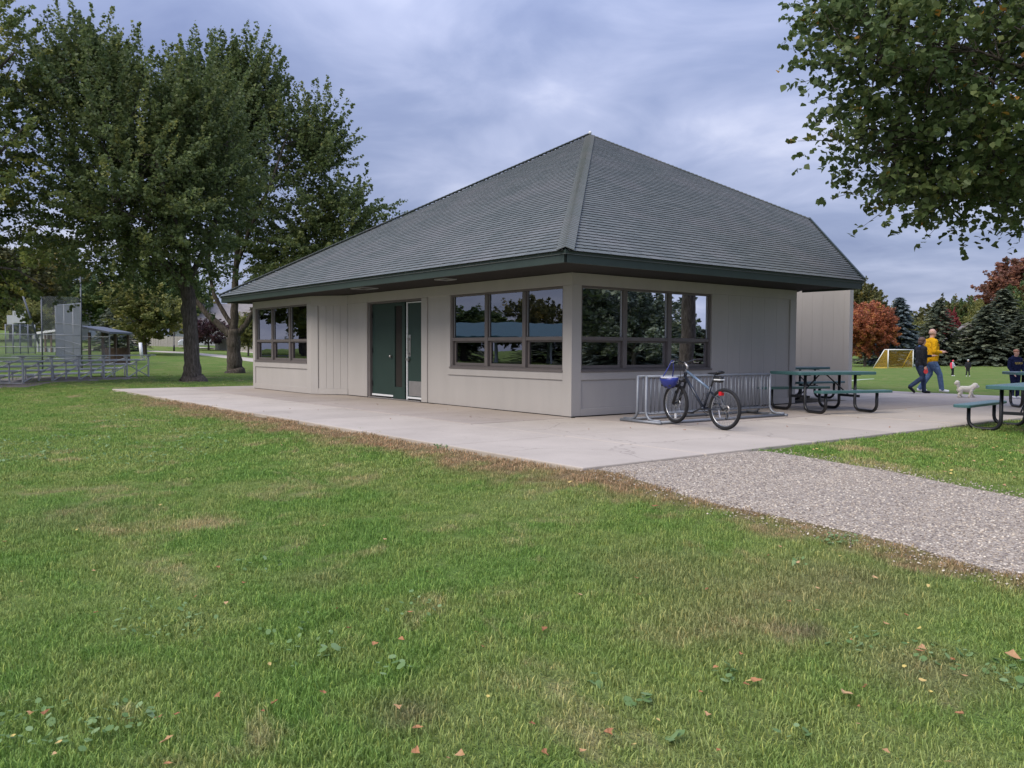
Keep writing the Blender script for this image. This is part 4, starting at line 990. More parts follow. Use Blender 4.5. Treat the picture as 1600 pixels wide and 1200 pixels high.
for px, dp, top, wd, pr_, mt, lb, nm, gg in [
    # left, behind ball field
    (18, 84, 395, 120, PB[3], 'olive', 'olive tree behind the two pale boards at the far left', 'broadleaf_tree', g_l),
    (78, 92, 372, 125, PB[1], 'green', 'dull green tree rising behind the dugout with the white roof edge', 'broadleaf_tree', g_l),
    (-40, 80, 360, 130, PB[0], 'olive', 'olive tree at the left edge behind the bleachers', 'broadleaf_tree', g_l),
    (48, 70, 470, 60, PB[4], 'yellow', 'low yellowish tree between the pale boards and the dugout', 'broadleaf_tree', g_l),
    (141, 100, 442, 42, PB[2], 'crimson', 'crimson red tree just right of the tall backstop post', 'broadleaf_tree', g_l),
    (168, 84, 438, 90, PB[0], 'green', 'dark green tree right of the crimson tree', 'broadleaf_tree', g_l),
    (182, 66, 470, 64, PC[1], 'spruce', 'dark spruce with low boughs at the end of the wooden fence', 'spruce_tree', g_l),
    (235, 88, 405, 120, PB[1], 'green', 'tall green tree behind the wooden fence and yellow sapling', 'broadleaf_tree', g_l),
    (226, 60, 446, 104, PB[4], 'yellow', 'yellow green young maple in front of the wooden fence', 'young_maple_tree', g_l),
    (283, 90, 415, 80, PB[3], 'green', 'green tree behind the street lamp', 'broadleaf_tree', g_l),
    (326, 72, 497, 62, PB[3], 'purple', 'low purple leaved tree between the trunks of the two maples', 'broadleaf_tree', g_l),
    (388, 62, 492, 34, PB[2], 'yellow', 'small yellow green tree against the bay window corner', 'young_tree', g_l),
    (385, 105, 478, 90, PB[1], 'yellow', 'pale yellow tree behind the house roof', 'broadleaf_tree', g_l),
    (450, 95, 470, 110, PB[0], 'olive', 'olive tree hidden low behind the bay', 'broadleaf_tree', g_l),
    # right, beyond the sports field
    (1352, 92, 474, 72, PB[5], 'red', 'orange red maple beside the pale rear wall', 'red_maple_tree', g_r),
    (1328, 118, 436, 84, PB[5], 'olive', 'tall olive tree behind the orange red maple', 'broadleaf_tree', g_r),
    (1374, 122, 474, 60, PB[2], 'olive', 'smaller olive tree between red maple and blue spruce', 'broadleaf_tree', g_r),
    (1405, 94, 463, 62, PC[0], 'blue_spruce', 'pointed blue spruce behind the soccer goal', 'blue_spruce_tree', g_r),
    (1373, 104, 515, 58, PC[2], 'spruce', 'low dark spruce in the gap left of the blue spruce', 'spruce_tree', g_r),
    (1430, 122, 493, 40, PC[2], 'spruce', 'distant dark spruce right of the blue spruce', 'spruce_tree', g_r),
    (1440, 112, 502, 40, PB[2], 'yellow', 'yellow green tree behind the man in the yellow sweatshirt', 'broadleaf_tree', g_r),
    (1466, 96, 468, 70, PC[1], 'spruce', 'broad dark spruce right behind the walking couple', 'spruce_tree', g_r),
    (1478, 118, 464, 60, PB[0], 'olive', 'olive yellow tree top behind the broad spruce', 'broadleaf_tree', g_r),
    (1482, 105, 484, 24, PB[2], 'crimson', 'small crimson tree top among the spruces', 'broadleaf_tree', g_r),
    (1508, 116, 466, 56, PB[3], 'green', 'rounded green tree behind the white gabled house', 'broadleaf_tree', g_r),
    (1530, 112, 472, 46, PB[4], 'yellow', 'yellow tree top between the green tree and the great spruce', 'broadleaf_tree', g_r),
    (1506, 95, 534, 46, PC[2], 'spruce', 'low spruce below the white gable', 'spruce_tree', g_r),
    (1540, 94, 478, 92, PC[1], 'spruce', 'great spruce right of the white gabled house', 'spruce_tree', g_r),
    (1566, 100, 452, 90, PC[2], 'spruce', 'tallest spruce in the row at the right', 'spruce_tree', g_r),
    (1600, 93, 492, 100, PC[1], 'spruce', 'wide spruce at the right edge behind the boy', 'spruce_tree', g_r),
    (1622, 118, 404, 140, PB[5], 'rust', 'large rust brown tree rising behind the spruces at the right edge', 'broadleaf_tree', g_r),
    (1612, 104, 430, 90, PB[1], 'green', 'green tree at the right edge in front of the rust brown tree', 'broadleaf_tree', g_r),
    (1680, 96, 440, 130, PC[1], 'spruce', 'spruce beyond the right edge', 'spruce_tree', g_r),
]: bg_tree(px, dp, top, wd, pr_, mt, lb, nm, gg)
# far wood that closes the view
rng = np.random.RandomState(77); V = []; F = []; T = []
for a, b, dp, hh in ((-250, 560, 135, 9.0), (1200, 1800, 165, 8.5)):
    n = 420; px = a + (b - a) * rng.rand(n)
    loc = np.array([list(D(p, dp + 10 * rng.rand())) for p in px]); hgt = hh * (0.55 + 0.35 * np.sin(px * .045) ** 2 + .2 * rng.rand(n))
    base = np.repeat(loc, 3, 0); base[:, 2] += np.repeat(hgt, 3) * rng.rand(n * 3)
    v, f, t = leaf_cloud(base, unit(rng.randn(n * 3, 3) + [0, 0, 1]), np.full(n * 3, 2.2), np.full(n * 3, 1.5), 16, 0.9, rng, np.clip(.4 + .25 * rng.randn(n * 3), 0, 1))
    F.append(f + sum(len(x) for x in V)); V.append(v); T.append(t)
wd_ = bpy.data.objects.new('distant_woods', arrays_mesh('distant_woods', np.concatenate(V), np.concatenate(F), LM['olive'], np.concatenate(T)))
COL.objects.link(wd_); tag(wd_, 'far off belt of woods closing the view behind the trees', None, kind='stuff')

# trees around and behind the viewer: what the windows mirror
g_b = 'trees mirrored in the windows'
def mirrored(x, y, H, wd, proto, mat, label, name):
    tm, cm = proto; root = thing(name, label, 'tree', (x, y, tz(x, y)), (x * .3 + y) % 6.28, g_b)
    wpro = mesh_width(cm); s = (wd / wpro, wd / wpro, H / 10)
    put('trunk', tm, root, scale=s); c = put('crown', cm, root, scale=s); c.material_slots[0].link = 'OBJECT'; c.material_slots[0].material = LM[mat]
for a in [(-76, -36, 9, 10, PB[0], 'green', 'green tree mirrored in the left pane of the door side window', 'broadleaf_tree'),
          (-64, -52, 7.5, 9, PB[3], 'olive', 'olive tree mirrored above the teal shelter roof', 'broadleaf_tree'),
          (-56, -64, 7, 6, PC[0], 'spruce', 'spruce mirrored above the teal shelter roof', 'spruce_tree'),
          (-42, -60, 9, 11, PB[1], 'rust', 'rust brown tree mirrored in the right pane of the door side window', 'broadleaf_tree'),
          (-27, -45, 6, 4, PB[2], 'crimson', 'crimson bush mirrored at the right of the door side window', 'broadleaf_tree'),
          (-48, -10, 9, 9, PB[0], 'green', 'green tree mirrored in the bay window', 'broadleaf_tree'),
          (-58, -22, 11, 10, PB[4], 'yellow', 'yellow green tree mirrored in the bay window', 'broadleaf_tree'),
          (34, 34, 13, 10, PB[1], 'spruce', 'dark tree mirrored in the left pane of the bicycle side window', 'broadleaf_tree'),
          (46, 40, 12, 10, PC[1], 'spruce', 'spruce mirrored in the bicycle side window', 'spruce_tree'),
          (40, 56, 3.6, 9, PB[3], 'yellow', 'yellow tree mirrored low in the bicycle side window', 'broadleaf_tree'),
          (30, 50, 3.2, 8, PB[4], 'olive', 'olive tree mirrored low in the bicycle side window', 'broadleaf_tree'),
          (58, 56, 5, 11, PB[0], 'green', 'far green tree mirrored in the bicycle side window', 'broadleaf_tree'),
          (25, 21, 11, 8, PB[0], 'spruce', 'near dark tree mirrored in the bicycle side window', 'broadleaf_tree'),
          (31, 33, 7, 9, PC[1], 'spruce', 'low wide spruce mirrored at the foot of the bicycle side window', 'spruce_tree'),
          (36, 48, 3.4, 9, PB[3], 'yellow', 'yellow bushy tree mirrored in the right pane of the bicycle side window', 'broadleaf_tree'),
          (36, 41, 4, 8, PB[3], 'olive', 'olive bushy tree mirrored low in the middle pane of the bicycle side window', 'broadleaf_tree'),
          (32, 43, 3.4, 7, PC[2], 'spruce', 'small dark spruce mirrored in the bicycle side window', 'spruce_tree'),
          (46, 52, 5, 8, PC[2], 'spruce', 'farther dark spruce mirrored in the bicycle side window', 'spruce_tree'),
          (22, 25, 5, 7, PB[3], 'spruce', 'dark bushy tree mirrored in the left pane of the bicycle side window', 'broadleaf_tree'),
          (27, 29, 4, 7, PC[1], 'spruce', 'low dark juniper mirrored in the bicycle side window', 'spruce_tree'),
          (-40, -40, 1.5, 7, PC[1], 'spruce', 'low dark juniper mirrored in front of the teal shelter', 'spruce_tree'),
          (-34, -34, 1.4, 7, PC[1], 'spruce', 'low dark juniper mirrored in the right lower pane', 'spruce_tree'),
          (-56, -48, 2.6, 9, PC[1], 'spruce', 'low dark juniper mirrored behind the teal shelter', 'spruce_tree'),
          (-64, -42, 6, 10, PB[0], 'green', 'rounded green tree mirrored above the teal shelter roof', 'broadleaf_tree'),
          (-62, -60, 7, 10, PB[1], 'olive', 'wide olive tree mirrored behind the teal shelter', 'broadleaf_tree'),
          (-48, -62, 6, 8, PB[2], 'green', 'slim green tree mirrored right of the teal shelter', 'broadleaf_tree'),
          (-76, -48, 7.5, 9, PC[1], 'spruce', 'far spruce mirrored left of the teal shelter', 'spruce_tree')]: mirrored(*a)

# ------------------------------------------------------------------ grass
def tuft_mesh(seed, nbl=64, rad=0.085, hmin=0.014, hmax=0.042, w=0.0023):
    rng = np.random.RandomState(seed); V = []; F = []; T = []
    for i in range(nbl):
        a = rng.rand() * 6.28; r = rad * math.sqrt(rng.rand()); x, y = r * math.cos(a), r * math.sin(a); h = hmin + (hmax - hmin) * rng.rand() ** 1.3
        b = rng.rand() * 6.28; lean = h * (.25 + .75 * rng.rand()); dx, dy = math.cos(b), math.sin(b); sx, sy = -dy * w * (.7 + .6 * rng.rand()), dx * w
        o = len(V); V += [(x - sx, y - sy, -.01), (x + sx, y + sy, -.01), (x + sx * .8 + dx * lean * .4, y + sy * .8 + dy * lean * .4, h * .62), (x - sx * .8 + dx * lean * .4, y - sy * .8 + dy * lean * .4, h * .62), (x + dx * lean, y + dy * lean, h * (.85 + .15 * rng.rand()))]
        F += [(o, o + 1, o + 2, o + 3), (o + 3, o + 2, o + 4)]; T += [rng.rand()] * 5
    me = bpy.data.meshes.new('grass_tuft'); me.from_pydata(V, [], F); at = me.attributes.new('tint', 'FLOAT', 'POINT'); at.data.foreach_set('value', np.array(T, np.float32)); me.materials.append(M['blades']); return me
tufts = []
for k, (x, y) in enumerate(((8.0, -8.9), (8.6, -7.9), (9.0, -8.6))):
    o = bpy.data.objects.new('grass_tuft', tuft_mesh(60 + k)); COL.objects.link(o); o.location = (x, y, tz(x, y))
    tag(o, 'tuft of short mown grass in the foreground lawn', None, kind='stuff'); tufts.append(o)
farm = [bpy.data.objects.new('grass_tuft', tuft_mesh(70, 90, 0.17, 0.016, 0.042, 0.0045))]
COL.objects.link(farm[0]); farm[0].location = (-4, -9, tz(-4, -9)); tag(farm[0], 'tuft of short mown grass in the lawn further off', None, kind='stuff')
def path_mask(x, y):
    """True where paving lies"""
    slabm = (x > -15.15) & (x < 4.72) & (y > -4.12) & (y < 15)
    lo = np.interp(x, [p[0] for p in lowA], [p[1] for p in lowA]); hi = np.interp(x, [p[0] for p in upA], [p[1] for p in upA])
    wob = 0.05 * np.sin(x * 5.1) + 0.05 * np.sin(x * 11.3 + 1) + 0.04 * np.sin(x * 23.7)
    return slabm | ((x > 4.5) & (y > lo + 0.16 + wob) & (y < hi - 0.14 + wob * .6)) | ((y > 13.3) & (y < 15.3) & (x > -9))
def emitter(name, step, cond, dens, srcs, seed, label, lo=0.7, hi=1.3):
    xs_ = np.arange(-34, 18, step); ys_ = np.arange(-20, 15.4, step); X, Y = np.meshgrid(xs_, ys_, indexing='ij')
    rel = np.stack([X - CAM[0], Y - CAM[1]], -1); dep = rel @ CR[2][:2]; lat = rel @ CR[0][:2]
    ok = (dep > 0.6) & (np.abs(lat) < dep * 0.68 + 3.2) & cond(dep, X, Y)
    Dn = np.where(ok & ~path_mask(X, Y), dens(dep, X, Y), 0.0)
    front = np.clip((-4.15 - Y) / 0.7, 0, 1); Dn = Dn * np.where(X < 5, .45 + .55 * front, 1)
    n0, n1_ = X.shape; ii = np.arange(n0 * n1_).reshape(n0, n1_)
    q_ = np.stack([ii[:-1, :-1], ii[1:, :-1], ii[1:, 1:], ii[:-1, 1:]], -1).reshape(-1, 4); keep = (Dn.ravel()[q_] > 0).any(1); q_ = q_[keep]
    used = np.unique(q_); mp_ = np.full(n0 * n1_, -1); mp_[used] = np.arange(len(used))
    V = np.stack([X, Y, terrain(X, Y) - 0.004], -1).reshape(-1, 3)[used]
    me = arrays_mesh(name, V, mp_[q_], M['blades']); at = me.attributes.new('dens', 'FLOAT', 'POINT'); at.data.foreach_set('value', Dn.ravel()[used].astype(np.float32))
    o = bpy.data.objects.new(name, me); COL.objects.link(o); tag(o, label, None, kind='stuff')
    ng = bpy.data.node_groups.new(name, 'GeometryNodeTree'); ng.interface.new_socket('Geometry', in_out='INPUT', socket_type='NodeSocketGeometry'); ng.interface.new_socket('Geometry', in_out='OUTPUT', socket_type='NodeSocketGeometry')
    N = ng.nodes; L = ng.links; gi = N.new('NodeGroupInput'); go = N.new('NodeGroupOutput')
    dp = N.new('GeometryNodeDistributePointsOnFaces'); na = N.new('GeometryNodeInputNamedAttribute'); na.data_type = 'FLOAT'; na.inputs[0].default_value = 'dens'
    L.new(gi.outputs[0], dp.inputs['Mesh']); L.new(na.outputs[0], dp.inputs['Density']); dp.inputs['Seed'].default_value = seed
    gg = N.new('GeometryNodeGeometryToInstance')
    for s in srcs:
        oi = N.new('GeometryNodeObjectInfo'); oi.inputs[0].default_value = s; oi.inputs['As Instance'].default_value = True; L.new(oi.outputs['Geometry'], gg.inputs[0])
    ip = N.new('GeometryNodeInstanceOnPoints'); L.new(dp.outputs['Points'], ip.inputs['Points']); L.new(gg.outputs[0], ip.inputs['Instance'])
    ip.inputs['Pick Instance'].default_value = len(srcs) > 1
    rr = N.new('FunctionNodeRandomValue'); rr.data_type = 'FLOAT_VECTOR'; rr.inputs['Min'].default_value = (-.12, -.12, 0); rr.inputs['Max'].default_value = (.12, .12, 6.28); L.new(rr.outputs[0], ip.inputs['Rotation'])
    rs = N.new('FunctionNodeRandomValue'); rs.data_type = 'FLOAT'; rs.inputs[2].default_value = lo; rs.inputs[3].default_value = hi; rs.inputs['Seed'].default_value = 9
    L.new(rs.outputs[1], ip.inputs['Scale']); L.new(ip.outputs[0], go.inputs[0])
    md = o.modifiers.new('grass', 'NODES'); md.node_group = ng; return o
emitter('grass', 0.10, lambda d, x, y: d < 9.5, lambda d, x, y: 165 * np.clip((5.0 / np.maximum(d, 1)) ** 0.9, 0.5, 1.15), tufts, 1, 'short mown grass of the foreground lawn')
emitter('grass', 0.20, lambda d, x, y: (d > 8.6) & (d < 40), lambda d, x, y: 62 * np.clip((10.0 / np.maximum(d, 1)) ** 1.2, 0.12, 1.0) * (1 - ss(26, 40, d) * .9), farm, 2, 'short mown grass of the lawn beyond the foreground', 0.6, 1.2)

def pebble_mesh(seed):
    bm = bmesh.new(); bmesh.ops.create_icosphere(bm, subdivisions=1, radius=1); r_ = random.Random(seed)
    for v in bm.verts: v.co *= r_.uniform(.75, 1.2); v.co.z *= .6
    me = bpy.data.meshes.new('pebble'); bm.to_mesh(me); bm.free(); return me
pm, nt_, b_ = newmat('pebble_stone'); oi_ = nt_.nodes.new('ShaderNodeObjectInfo').outputs['Random']
link(nt_, ramp_node(nt_, oi_, [(0, (0.14, 0.115, 0.095)), (0.4, (0.32, 0.265, 0.21)), (0.75, (0.52, 0.44, 0.34)), (1, (0.70, 0.64, 0.53))]), b_.inputs['Base Color']); b_.inputs['Roughness'].default_value = .75
pebs = []
for k in range(2):
    me = pebble_mesh(k); me.materials.append(pm); o = put('pebble', me, None, (7.6 + k * .4, -4.2, tz(7.6 + k * .4, -4.2) + .014), (0, 0, 0), (.008,) * 3); tag(o, 'loose rounded stone on the aggregate path', None, kind='stuff'); pebs.append(o)
def only_path(x, y):
    lo = np.interp(x, [p[0] for p in lowA], [p[1] for p in lowA]); hi = np.interp(x, [p[0] for p in upA], [p[1] for p in upA])
    edge = np.minimum(y - lo, hi - y); return (x > 4.8) & (edge > -.12), edge
_pm = path_mask
path_mask = lambda x, y: np.zeros(np.shape(x), bool)
pe = emitter('pebbles', 0.10, lambda d, x, y: (d < 12) & only_path(x, y)[0], lambda d, x, y: np.where(only_path(x, y)[1] > .08, 620, 300) * np.clip(6 / np.maximum(d, 1), .4, 1), pebs, 5, 'loose rounded stones covering the aggregate path', .0045, .011)
path_mask = _pm
v_ = np.empty(len(pe.data.vertices) * 3, np.float32); pe.data.vertices.foreach_get('co', v_); v_[2::3] += .018; pe.data.vertices.foreach_set('co', v_)
# broad leaved weeds in the lawn
rng = np.random.RandomState(9); V = []; F = []; T = []
for (px, py, rx, ry, n, s) in ((260, 975, 85, 32, 70, .026), (70, 1150, 100, 45, 52, .030), (195, 1130, 60, 25, 24, .031), (215, 688, 150, 40, 420, .040), (30, 705, 60, 22, 160, .040), (405, 890, 40, 12, 14, .03), (515, 1028, 25, 10, 8, .045),
                              (615, 1050, 30, 25, 9, .040), (1000, 1102, 22, 14, 8, .045), (1130, 1062, 22, 14, 10, .04), (930, 1078, 14, 10, 5, .035), (1470, 1035, 70, 28, 30, .034), (1570, 1060, 40, 25, 26, .036), (1250, 884, 14, 8, 8, .03),
                              (1340, 1010, 50, 18, 22, .03), (690, 700, 14, 3, 26, .030), (1240, 1160, 30, 16, 7, .036), (640, 955, 60, 20, 18, .03), (1050, 1165, 14, 8, 5, .04), (460, 1000, 60, 60, 22, .026), (1185, 700, 40, 3, 60, .025), (1310, 848, 35, 8, 60, .028)):
    for i in range(n):
        a, r = rng.rand() * 6.28, math.sqrt(rng.rand()); p = G(px + rx * r * math.cos(a), min(1235, py + ry * r * math.sin(a)))
        if path_mask(np.array(p.x), np.array(p.y)): continue
        h = p.z + .016 + .030 * rng.rand(); sz = s * (.55 + .7 * rng.rand()); th = rng.rand() * 6.28
        u = np.array([math.cos(th), math.sin(th), .35 * rng.randn()]); w = np.array([-math.sin(th), math.cos(th), .35 * rng.randn()]); c = np.array([p.x, p.y, h]); o = len(V) * 6
        V.append(np.stack([c - u * sz * .5, c - u * sz * .2 + w * sz * .4, c + u * sz * .25 + w * sz * .36, c + u * sz * .5, c + u * sz * .25 - w * sz * .36, c - u * sz * .2 - w * sz * .4])); T += [rng.rand()] * 6
V = np.concatenate(V); wo = bpy.data.objects.new('weeds', arrays_mesh('weeds', V, np.arange(len(V)).reshape(-1, 6), LM['clover'], T)); COL.objects.link(wo)
tag(wo, 'pale clover and plantain leaves spread through the lawn', None, kind='stuff')

# fallen leaves, each one a thing
def leaf_mesh(seed, tint):
    rng = np.random.RandomState(seed); n = 9; V = [(0, 0, .002)]
    for i in range(n):
        a = i * 6.283 / n; r = (.5 + .12 * math.cos(3 * a) + .1 * rng.randn()) ; V.append((r * math.cos(a), r * .72 * math.sin(a), .05 + .16 * rng.rand() * abs(math.sin(a)) + .10 * math.cos(a) ** 2))
    F = [(0, 1 + i, 1 + (i + 1) % n) for i in range(n)]
    me = bpy.data.meshes.new('fallen_leaf'); me.from_pydata(V, [], F); at = me.attributes.new('tint', 'FLOAT', 'POINT'); at.data.foreach_set('value', np.full(len(V), tint, np.float32)); me.materials.append(LM['dry']); return me
LV = [leaf_mesh(80 + i, t) for i, t in enumerate((.05, .22, .4, .58, .72, .9, 1.0))]
lr = random.Random(4)
def drop(px, py, size, k, up, label, group):
    p = G(px, py)
    on = bool(path_mask(np.array(p.x), np.array(p.y)))
    if on: p = GZ(px, py, 0.0) if p.x < 4.78 else p
    o = put('fallen_leaf', LV[k], None, (p.x, p.y, p.z + (0.004 if on else up)), (lr.uniform(-.35, .35), lr.uniform(-.35, .35), lr.uniform(0, 6.28)), (size * .78,) * 3)
    tag(o, label, 'leaf', group)
lawn_l = 'small dry curled leaf lying in the lawn'; slab_l = 'tiny dark leaf on the concrete paving'; patch_l = 'small yellow leaf in the grass beside the picnic tables'; path_l = 'small pale leaf lying on the speckled aggregate path'
for px, py, s, k in ((120, 836, .034, 6), (340, 1102, .05, 1), (250, 1135, .045, 1), (275, 1132, .045, 1), (428, 1112, .05, 1), (262, 1172, .06, 3), (70, 1128, .04, 0), (850, 995, .05, 0), (905, 940, .055, 4), (1022, 798, .07, 0), (1000, 805, .035, 5), (1218, 863, .045, 3), (1247, 888, .055, 4),
                     (1320, 1098, .075, 4), (1180, 1077, .06, 2), (1165, 1082, .045, 1), (1350, 1088, .035, 0), (950, 1162, .07, 1), (850, 1192, .05, 1), (1500, 1130, .055, 2), (1352, 1085, .03, 1), (1383, 986, .04, 3), (1415, 972, .045, 1), (1440, 1025, .06, 3), (1435, 1030, .05, 2), (1582, 1037, .08, 3),
                     (1366, 912, .05, 4), (1450, 925, .035, 5), (1220, 775, .03, 3), (890, 760, .05, 5), (650, 1190, .05, 2), (720, 1195, .05, 3), (505, 1096, .045, 1), (652, 1152, .05, 2), (585, 1018, .04, 2), (515, 705, .035, 6), (700, 705, .05, 6), (725, 708, .05, 6), (440, 700, .035, 4), (320, 680, .03, 3), (200, 770, .03, 5), (33, 918, .03, 5)):
    drop(px, py, s, k, .035, lawn_l, 'dry leaves in the lawn')
for i in range(70):
    drop(lr.uniform(0, 1600), 740 + 470 * lr.random() ** 0.8, lr.uniform(.022, .042), lr.randrange(7), .03, lawn_l, 'dry leaves in the lawn')
for px, py in ((1090, 663), (1070, 672), (1230, 667), (1260, 655), (1295, 664), (1390, 668), (1437, 651), (735, 652), (700, 640), (590, 632), (497, 641), (453, 639), (412, 643), (920, 671), (985, 669), (610, 655), (1340, 653), (1415, 640)):
    drop(px, py, .05, lr.choice((0, 0, 1, 4)), .0, slab_l, 'leaves on the paving')
for i in range(170):
    px = lr.uniform(1240, 1600); py = lr.uniform(672, 765)
    if py < 700 - (px - 1200) * .085 + 4 or py > 702 + (px - 1200) * .165: continue
    drop(px, py, lr.uniform(.03, .06), lr.choice((4, 5, 6, 6, 3)), .03, patch_l, 'leaves under the linden')
drop(1564, 727, .10, 6, .05, 'largest bright yellow leaf in the grass beside the path', 'leaves under the linden')
for i in range(34):
    px = lr.uniform(1000, 1600); py = 720 + lr.uniform(0, 170)
    if py < 705 + (px - 1200) * .17 or py > 732 + (px - 900) * .235: continue
    drop(px, py, lr.uniform(.025, .045), lr.choice((5, 6, 4, 4, 2)), .008, path_l, 'leaves on the path')

# ------------------------------------------------------------------ picnic tables
def rounded_plank(mb, x0, x1, y0, y1, z0, z1, r=0.06):
    """slab with rounded corners and a turned-down lip"""
    def loop(inset, z):
        o = []
        for cx_, cy_, a0 in ((x1 - r, y1 - r, 0), (x0 + r, y1 - r, 90), (x0 + r, y0 + r, 180), (x1 - r, y0 + r, 270)):
            for k in range(4):
                a = R(a0 + k * 30); rr = r - inset; o.append((cx_ + rr * math.cos(a), cy_ + rr * math.sin(a), z))
        return o
    L = [loop(0.012, z0), loop(0, z0 + .004), loop(0, z1 - .010), loop(0.010, z1)]; n = 16; o = len(mb.v)
    vs = [q for l in L for q in l]; fs = [tuple(range(n - 1, -1, -1)), tuple(range(3 * n, 4 * n))]
    for j in range(3):
        for k in range(n): fs.append((j * n + k, j * n + (k + 1) % n, (j + 1) * n + (k + 1) % n, (j + 1) * n + k))
    mb.add(vs, fs)
def picnic_table(loc, ang_, label, L=1.9, w=0.46, ht=0.79, hb=0.45, bo=0.85, Lb=1.62, group='picnic tables'):
    t = thing('picnic_table', label, 'picnic table', loc, ang_, group)
    mb = MB(); rounded_plank(mb, -L / 2, L / 2, -w, w, ht - 0.06, ht); mb.build('tabletop', M['table_green'], t, smooth=False)
    for s in (-1, 1):
        mb = MB(); rounded_plank(mb, -Lb / 2 - .04, Lb / 2 + .04, s * bo - .13, s * bo + .13, hb - 0.05, hb, 0.05); mb.build('bench', M['table_green'], t)
        for e in (-1, 1):
            x = e * (L / 2 - 0.34) + s * 0.045; y0 = s * 0.27; y1 = s * bo; r = 0.14; P = [(x, y0, ht - .05), (x, y0, r + .03)]
            P += [(x, y0 + s * r * (1 - math.cos(R(a))), .032 + r * (1 - math.sin(R(a)))) for a in (22, 45, 68, 90)]
            P += [(x, y1 - s * r * (1 - math.sin(R(a))), .032 + r * (1 - math.cos(R(a)))) for a in (0, 22, 45, 68, 90)]
            P += [(x, y1, hb - .04)]
            mb = MB(); mb.tube(P, 0.030, 10); mb.build('leg', M['black'], t, smooth=True)
            if s == 1:
                mb = MB(); mb.bar((x, -.29, .30), (x, .25, .30), .03, .05); mb.bar((x - .05, -.36, ht - .06), (x - .05, .36, ht - .06), .035, .03); mb.build('cross_bar', M['black'], t)
                mb = MB(); mb.tube([(x, 0, .31), (e * 0.07, 0, ht - .055)], .013, 6); mb.build('brace', M['black'], t)
    return t
picnic_table((1.66, 5.26, 0), 1.26, 'green picnic table standing beside the bicycle rack, whole in view')
picnic_table((-1.35, 8.75, 0), 1.45, 'green picnic table half hidden behind the table by the bicycle rack')
t2z = tz(6.1, 3.4)
_a = GZ(1502, 639, t2z + .42); _b = GZ(1594, 627.5, t2z + .42); _d = (_b - _a).normalized(); _n = Vector((_d.y, -_d.x, 0))
_c = _a + _d * 0.90 + _n * 0.74; picnic_table((_c.x, _c.y, tz(_c.x, _c.y) + .03), math.atan2(_d.y, _d.x), 'green picnic table on the grass, cut off by the right edge', L=1.9, w=.40, ht=0.74, hb=.42, bo=0.74, Lb=1.75)
picnic_table((4.3, 9.75, 0), 0.75, 'green picnic table in front of the boy in the navy hoodie', L=1.9, w=.40, ht=.78)

# ------------------------------------------------------------------ bicycle rack
rk0 = Vector((1.47, 0.23, 0)); ra = 1.52
rack = thing('bicycle_rack', 'galvanised bicycle rack of upright bars on floor tubes under the window', 'bicycle rack', rk0, ra)
LR, HR = 3.16, 0.76
for s in (-1, 1):
    y = s * 0.10
    mb = MB(); mb.tube([(0.0, y, HR), (LR, y, HR)], .021, 10); mb.build('top_rail', M['galv'], rack, smooth=True)
    mb = MB(); mb.tube([(0.02, y, 0.15), (LR - .02, y, 0.15)], .017, 8); mb.build('lower_rail', M['galv'], rack, smooth=True)
    for e in (0, 1):
        x = e * LR; P = [(x, y, HR + .012), (x, y, .20)] + [(x, y + s * .15 * (1 - math.cos(R(a))), .20 - .15 * math.sin(R(a)) + .0) for a in (30, 60, 90)] + [(x, s * .42, .05)]
        mb = MB(); mb.tube(P, .024, 10); mb.build('end_post', M['galv'], rack, smooth=True)
    mb = MB(); mb.tube([(-.02, s * .41, .030), (LR + .02, s * .41, .030)], .026, 10); mb.build('floor_tube', M['galv'], rack, smooth=True)
for e in (0, 1):
    mb = MB(); mb.tube([(e * LR + (.03 if e else -.03), -.47, .026), (e * LR + (.03 if e else -.03), .47, .026)], .026, 10); mb.build('foot', M['galv'], rack, smooth=True)
mb = MB(); mb.tube([(0, 0, .145), (0, 0, HR - .01)], .0085, 8); barm = mb.mesh('bar', M['galv']); barm.shade_smooth()
k = 0; x = 0.10
while x < LR - 0.06:
    for s in (-1, 1): put('bar', barm, rack, (x + (0.02 if s > 0 else 0), s * .10, 0))
    x += (0.095, 0.095, 0.21)[k % 3]; k += 1

# ------------------------------------------------------------------ bicycle
bike = thing('bicycle', 'dark grey and pale blue mountain bicycle parked nose first in the rack', 'bicycle', (3.06, 0.33, 0.0), 3.06)
RW = 0.315; WB = 1.03
def wheel(cx_, cz, yaw):
    Rm_ = Matrix.Rotation(yaw, 4, 'Z'); w = thing('wheel', None, None); w.parent = bike; w.location = (cx_, 0, cz); w.rotation_euler = (R(0), 0, yaw)
    for k_ in ('label', 'category'):
        if k_ in w: del w[k_]
    mb = MB(); mb.torus((0, 0, 0), (0, 1, 0), RW - .027, .027, 44, 10); mb.build('tyre', M['rubber'], w, smooth=True)
    mb = MB(); mb.torus((0, 0, 0), (0, 1, 0), RW - .056, .0095, 44, 6); mb.build('rim', M['chrome'], w, smooth=True)
    mb = MB(); mb.tube([(0, -.05, 0), (0, .05, 0)], .022, 10); mb.build('hub', M['black'], w, smooth=True)
    mb = MB()
    for i in range(28):
        a = i * 6.2832 / 28; b = a + (.55 if i % 4 < 2 else -.55); s = .028 if i % 2 else -.028
        mb.bar((.02 * math.cos(b), s, .02 * math.sin(b)), ((RW - .06) * math.cos(a), 0, (RW - .06) * math.sin(a)), .0026)
    mb.build('spokes', M['chrome'], w); return w
wr_ = wheel(0, RW, 0); wf_ = wheel(WB, RW + .03, R(-7))
mb = MB(); mb.torus((0, -.04, 0), (0, 1, 0), .062, .012, 24, 4); mb.build('brake_disc', M['chrome'], wf_)
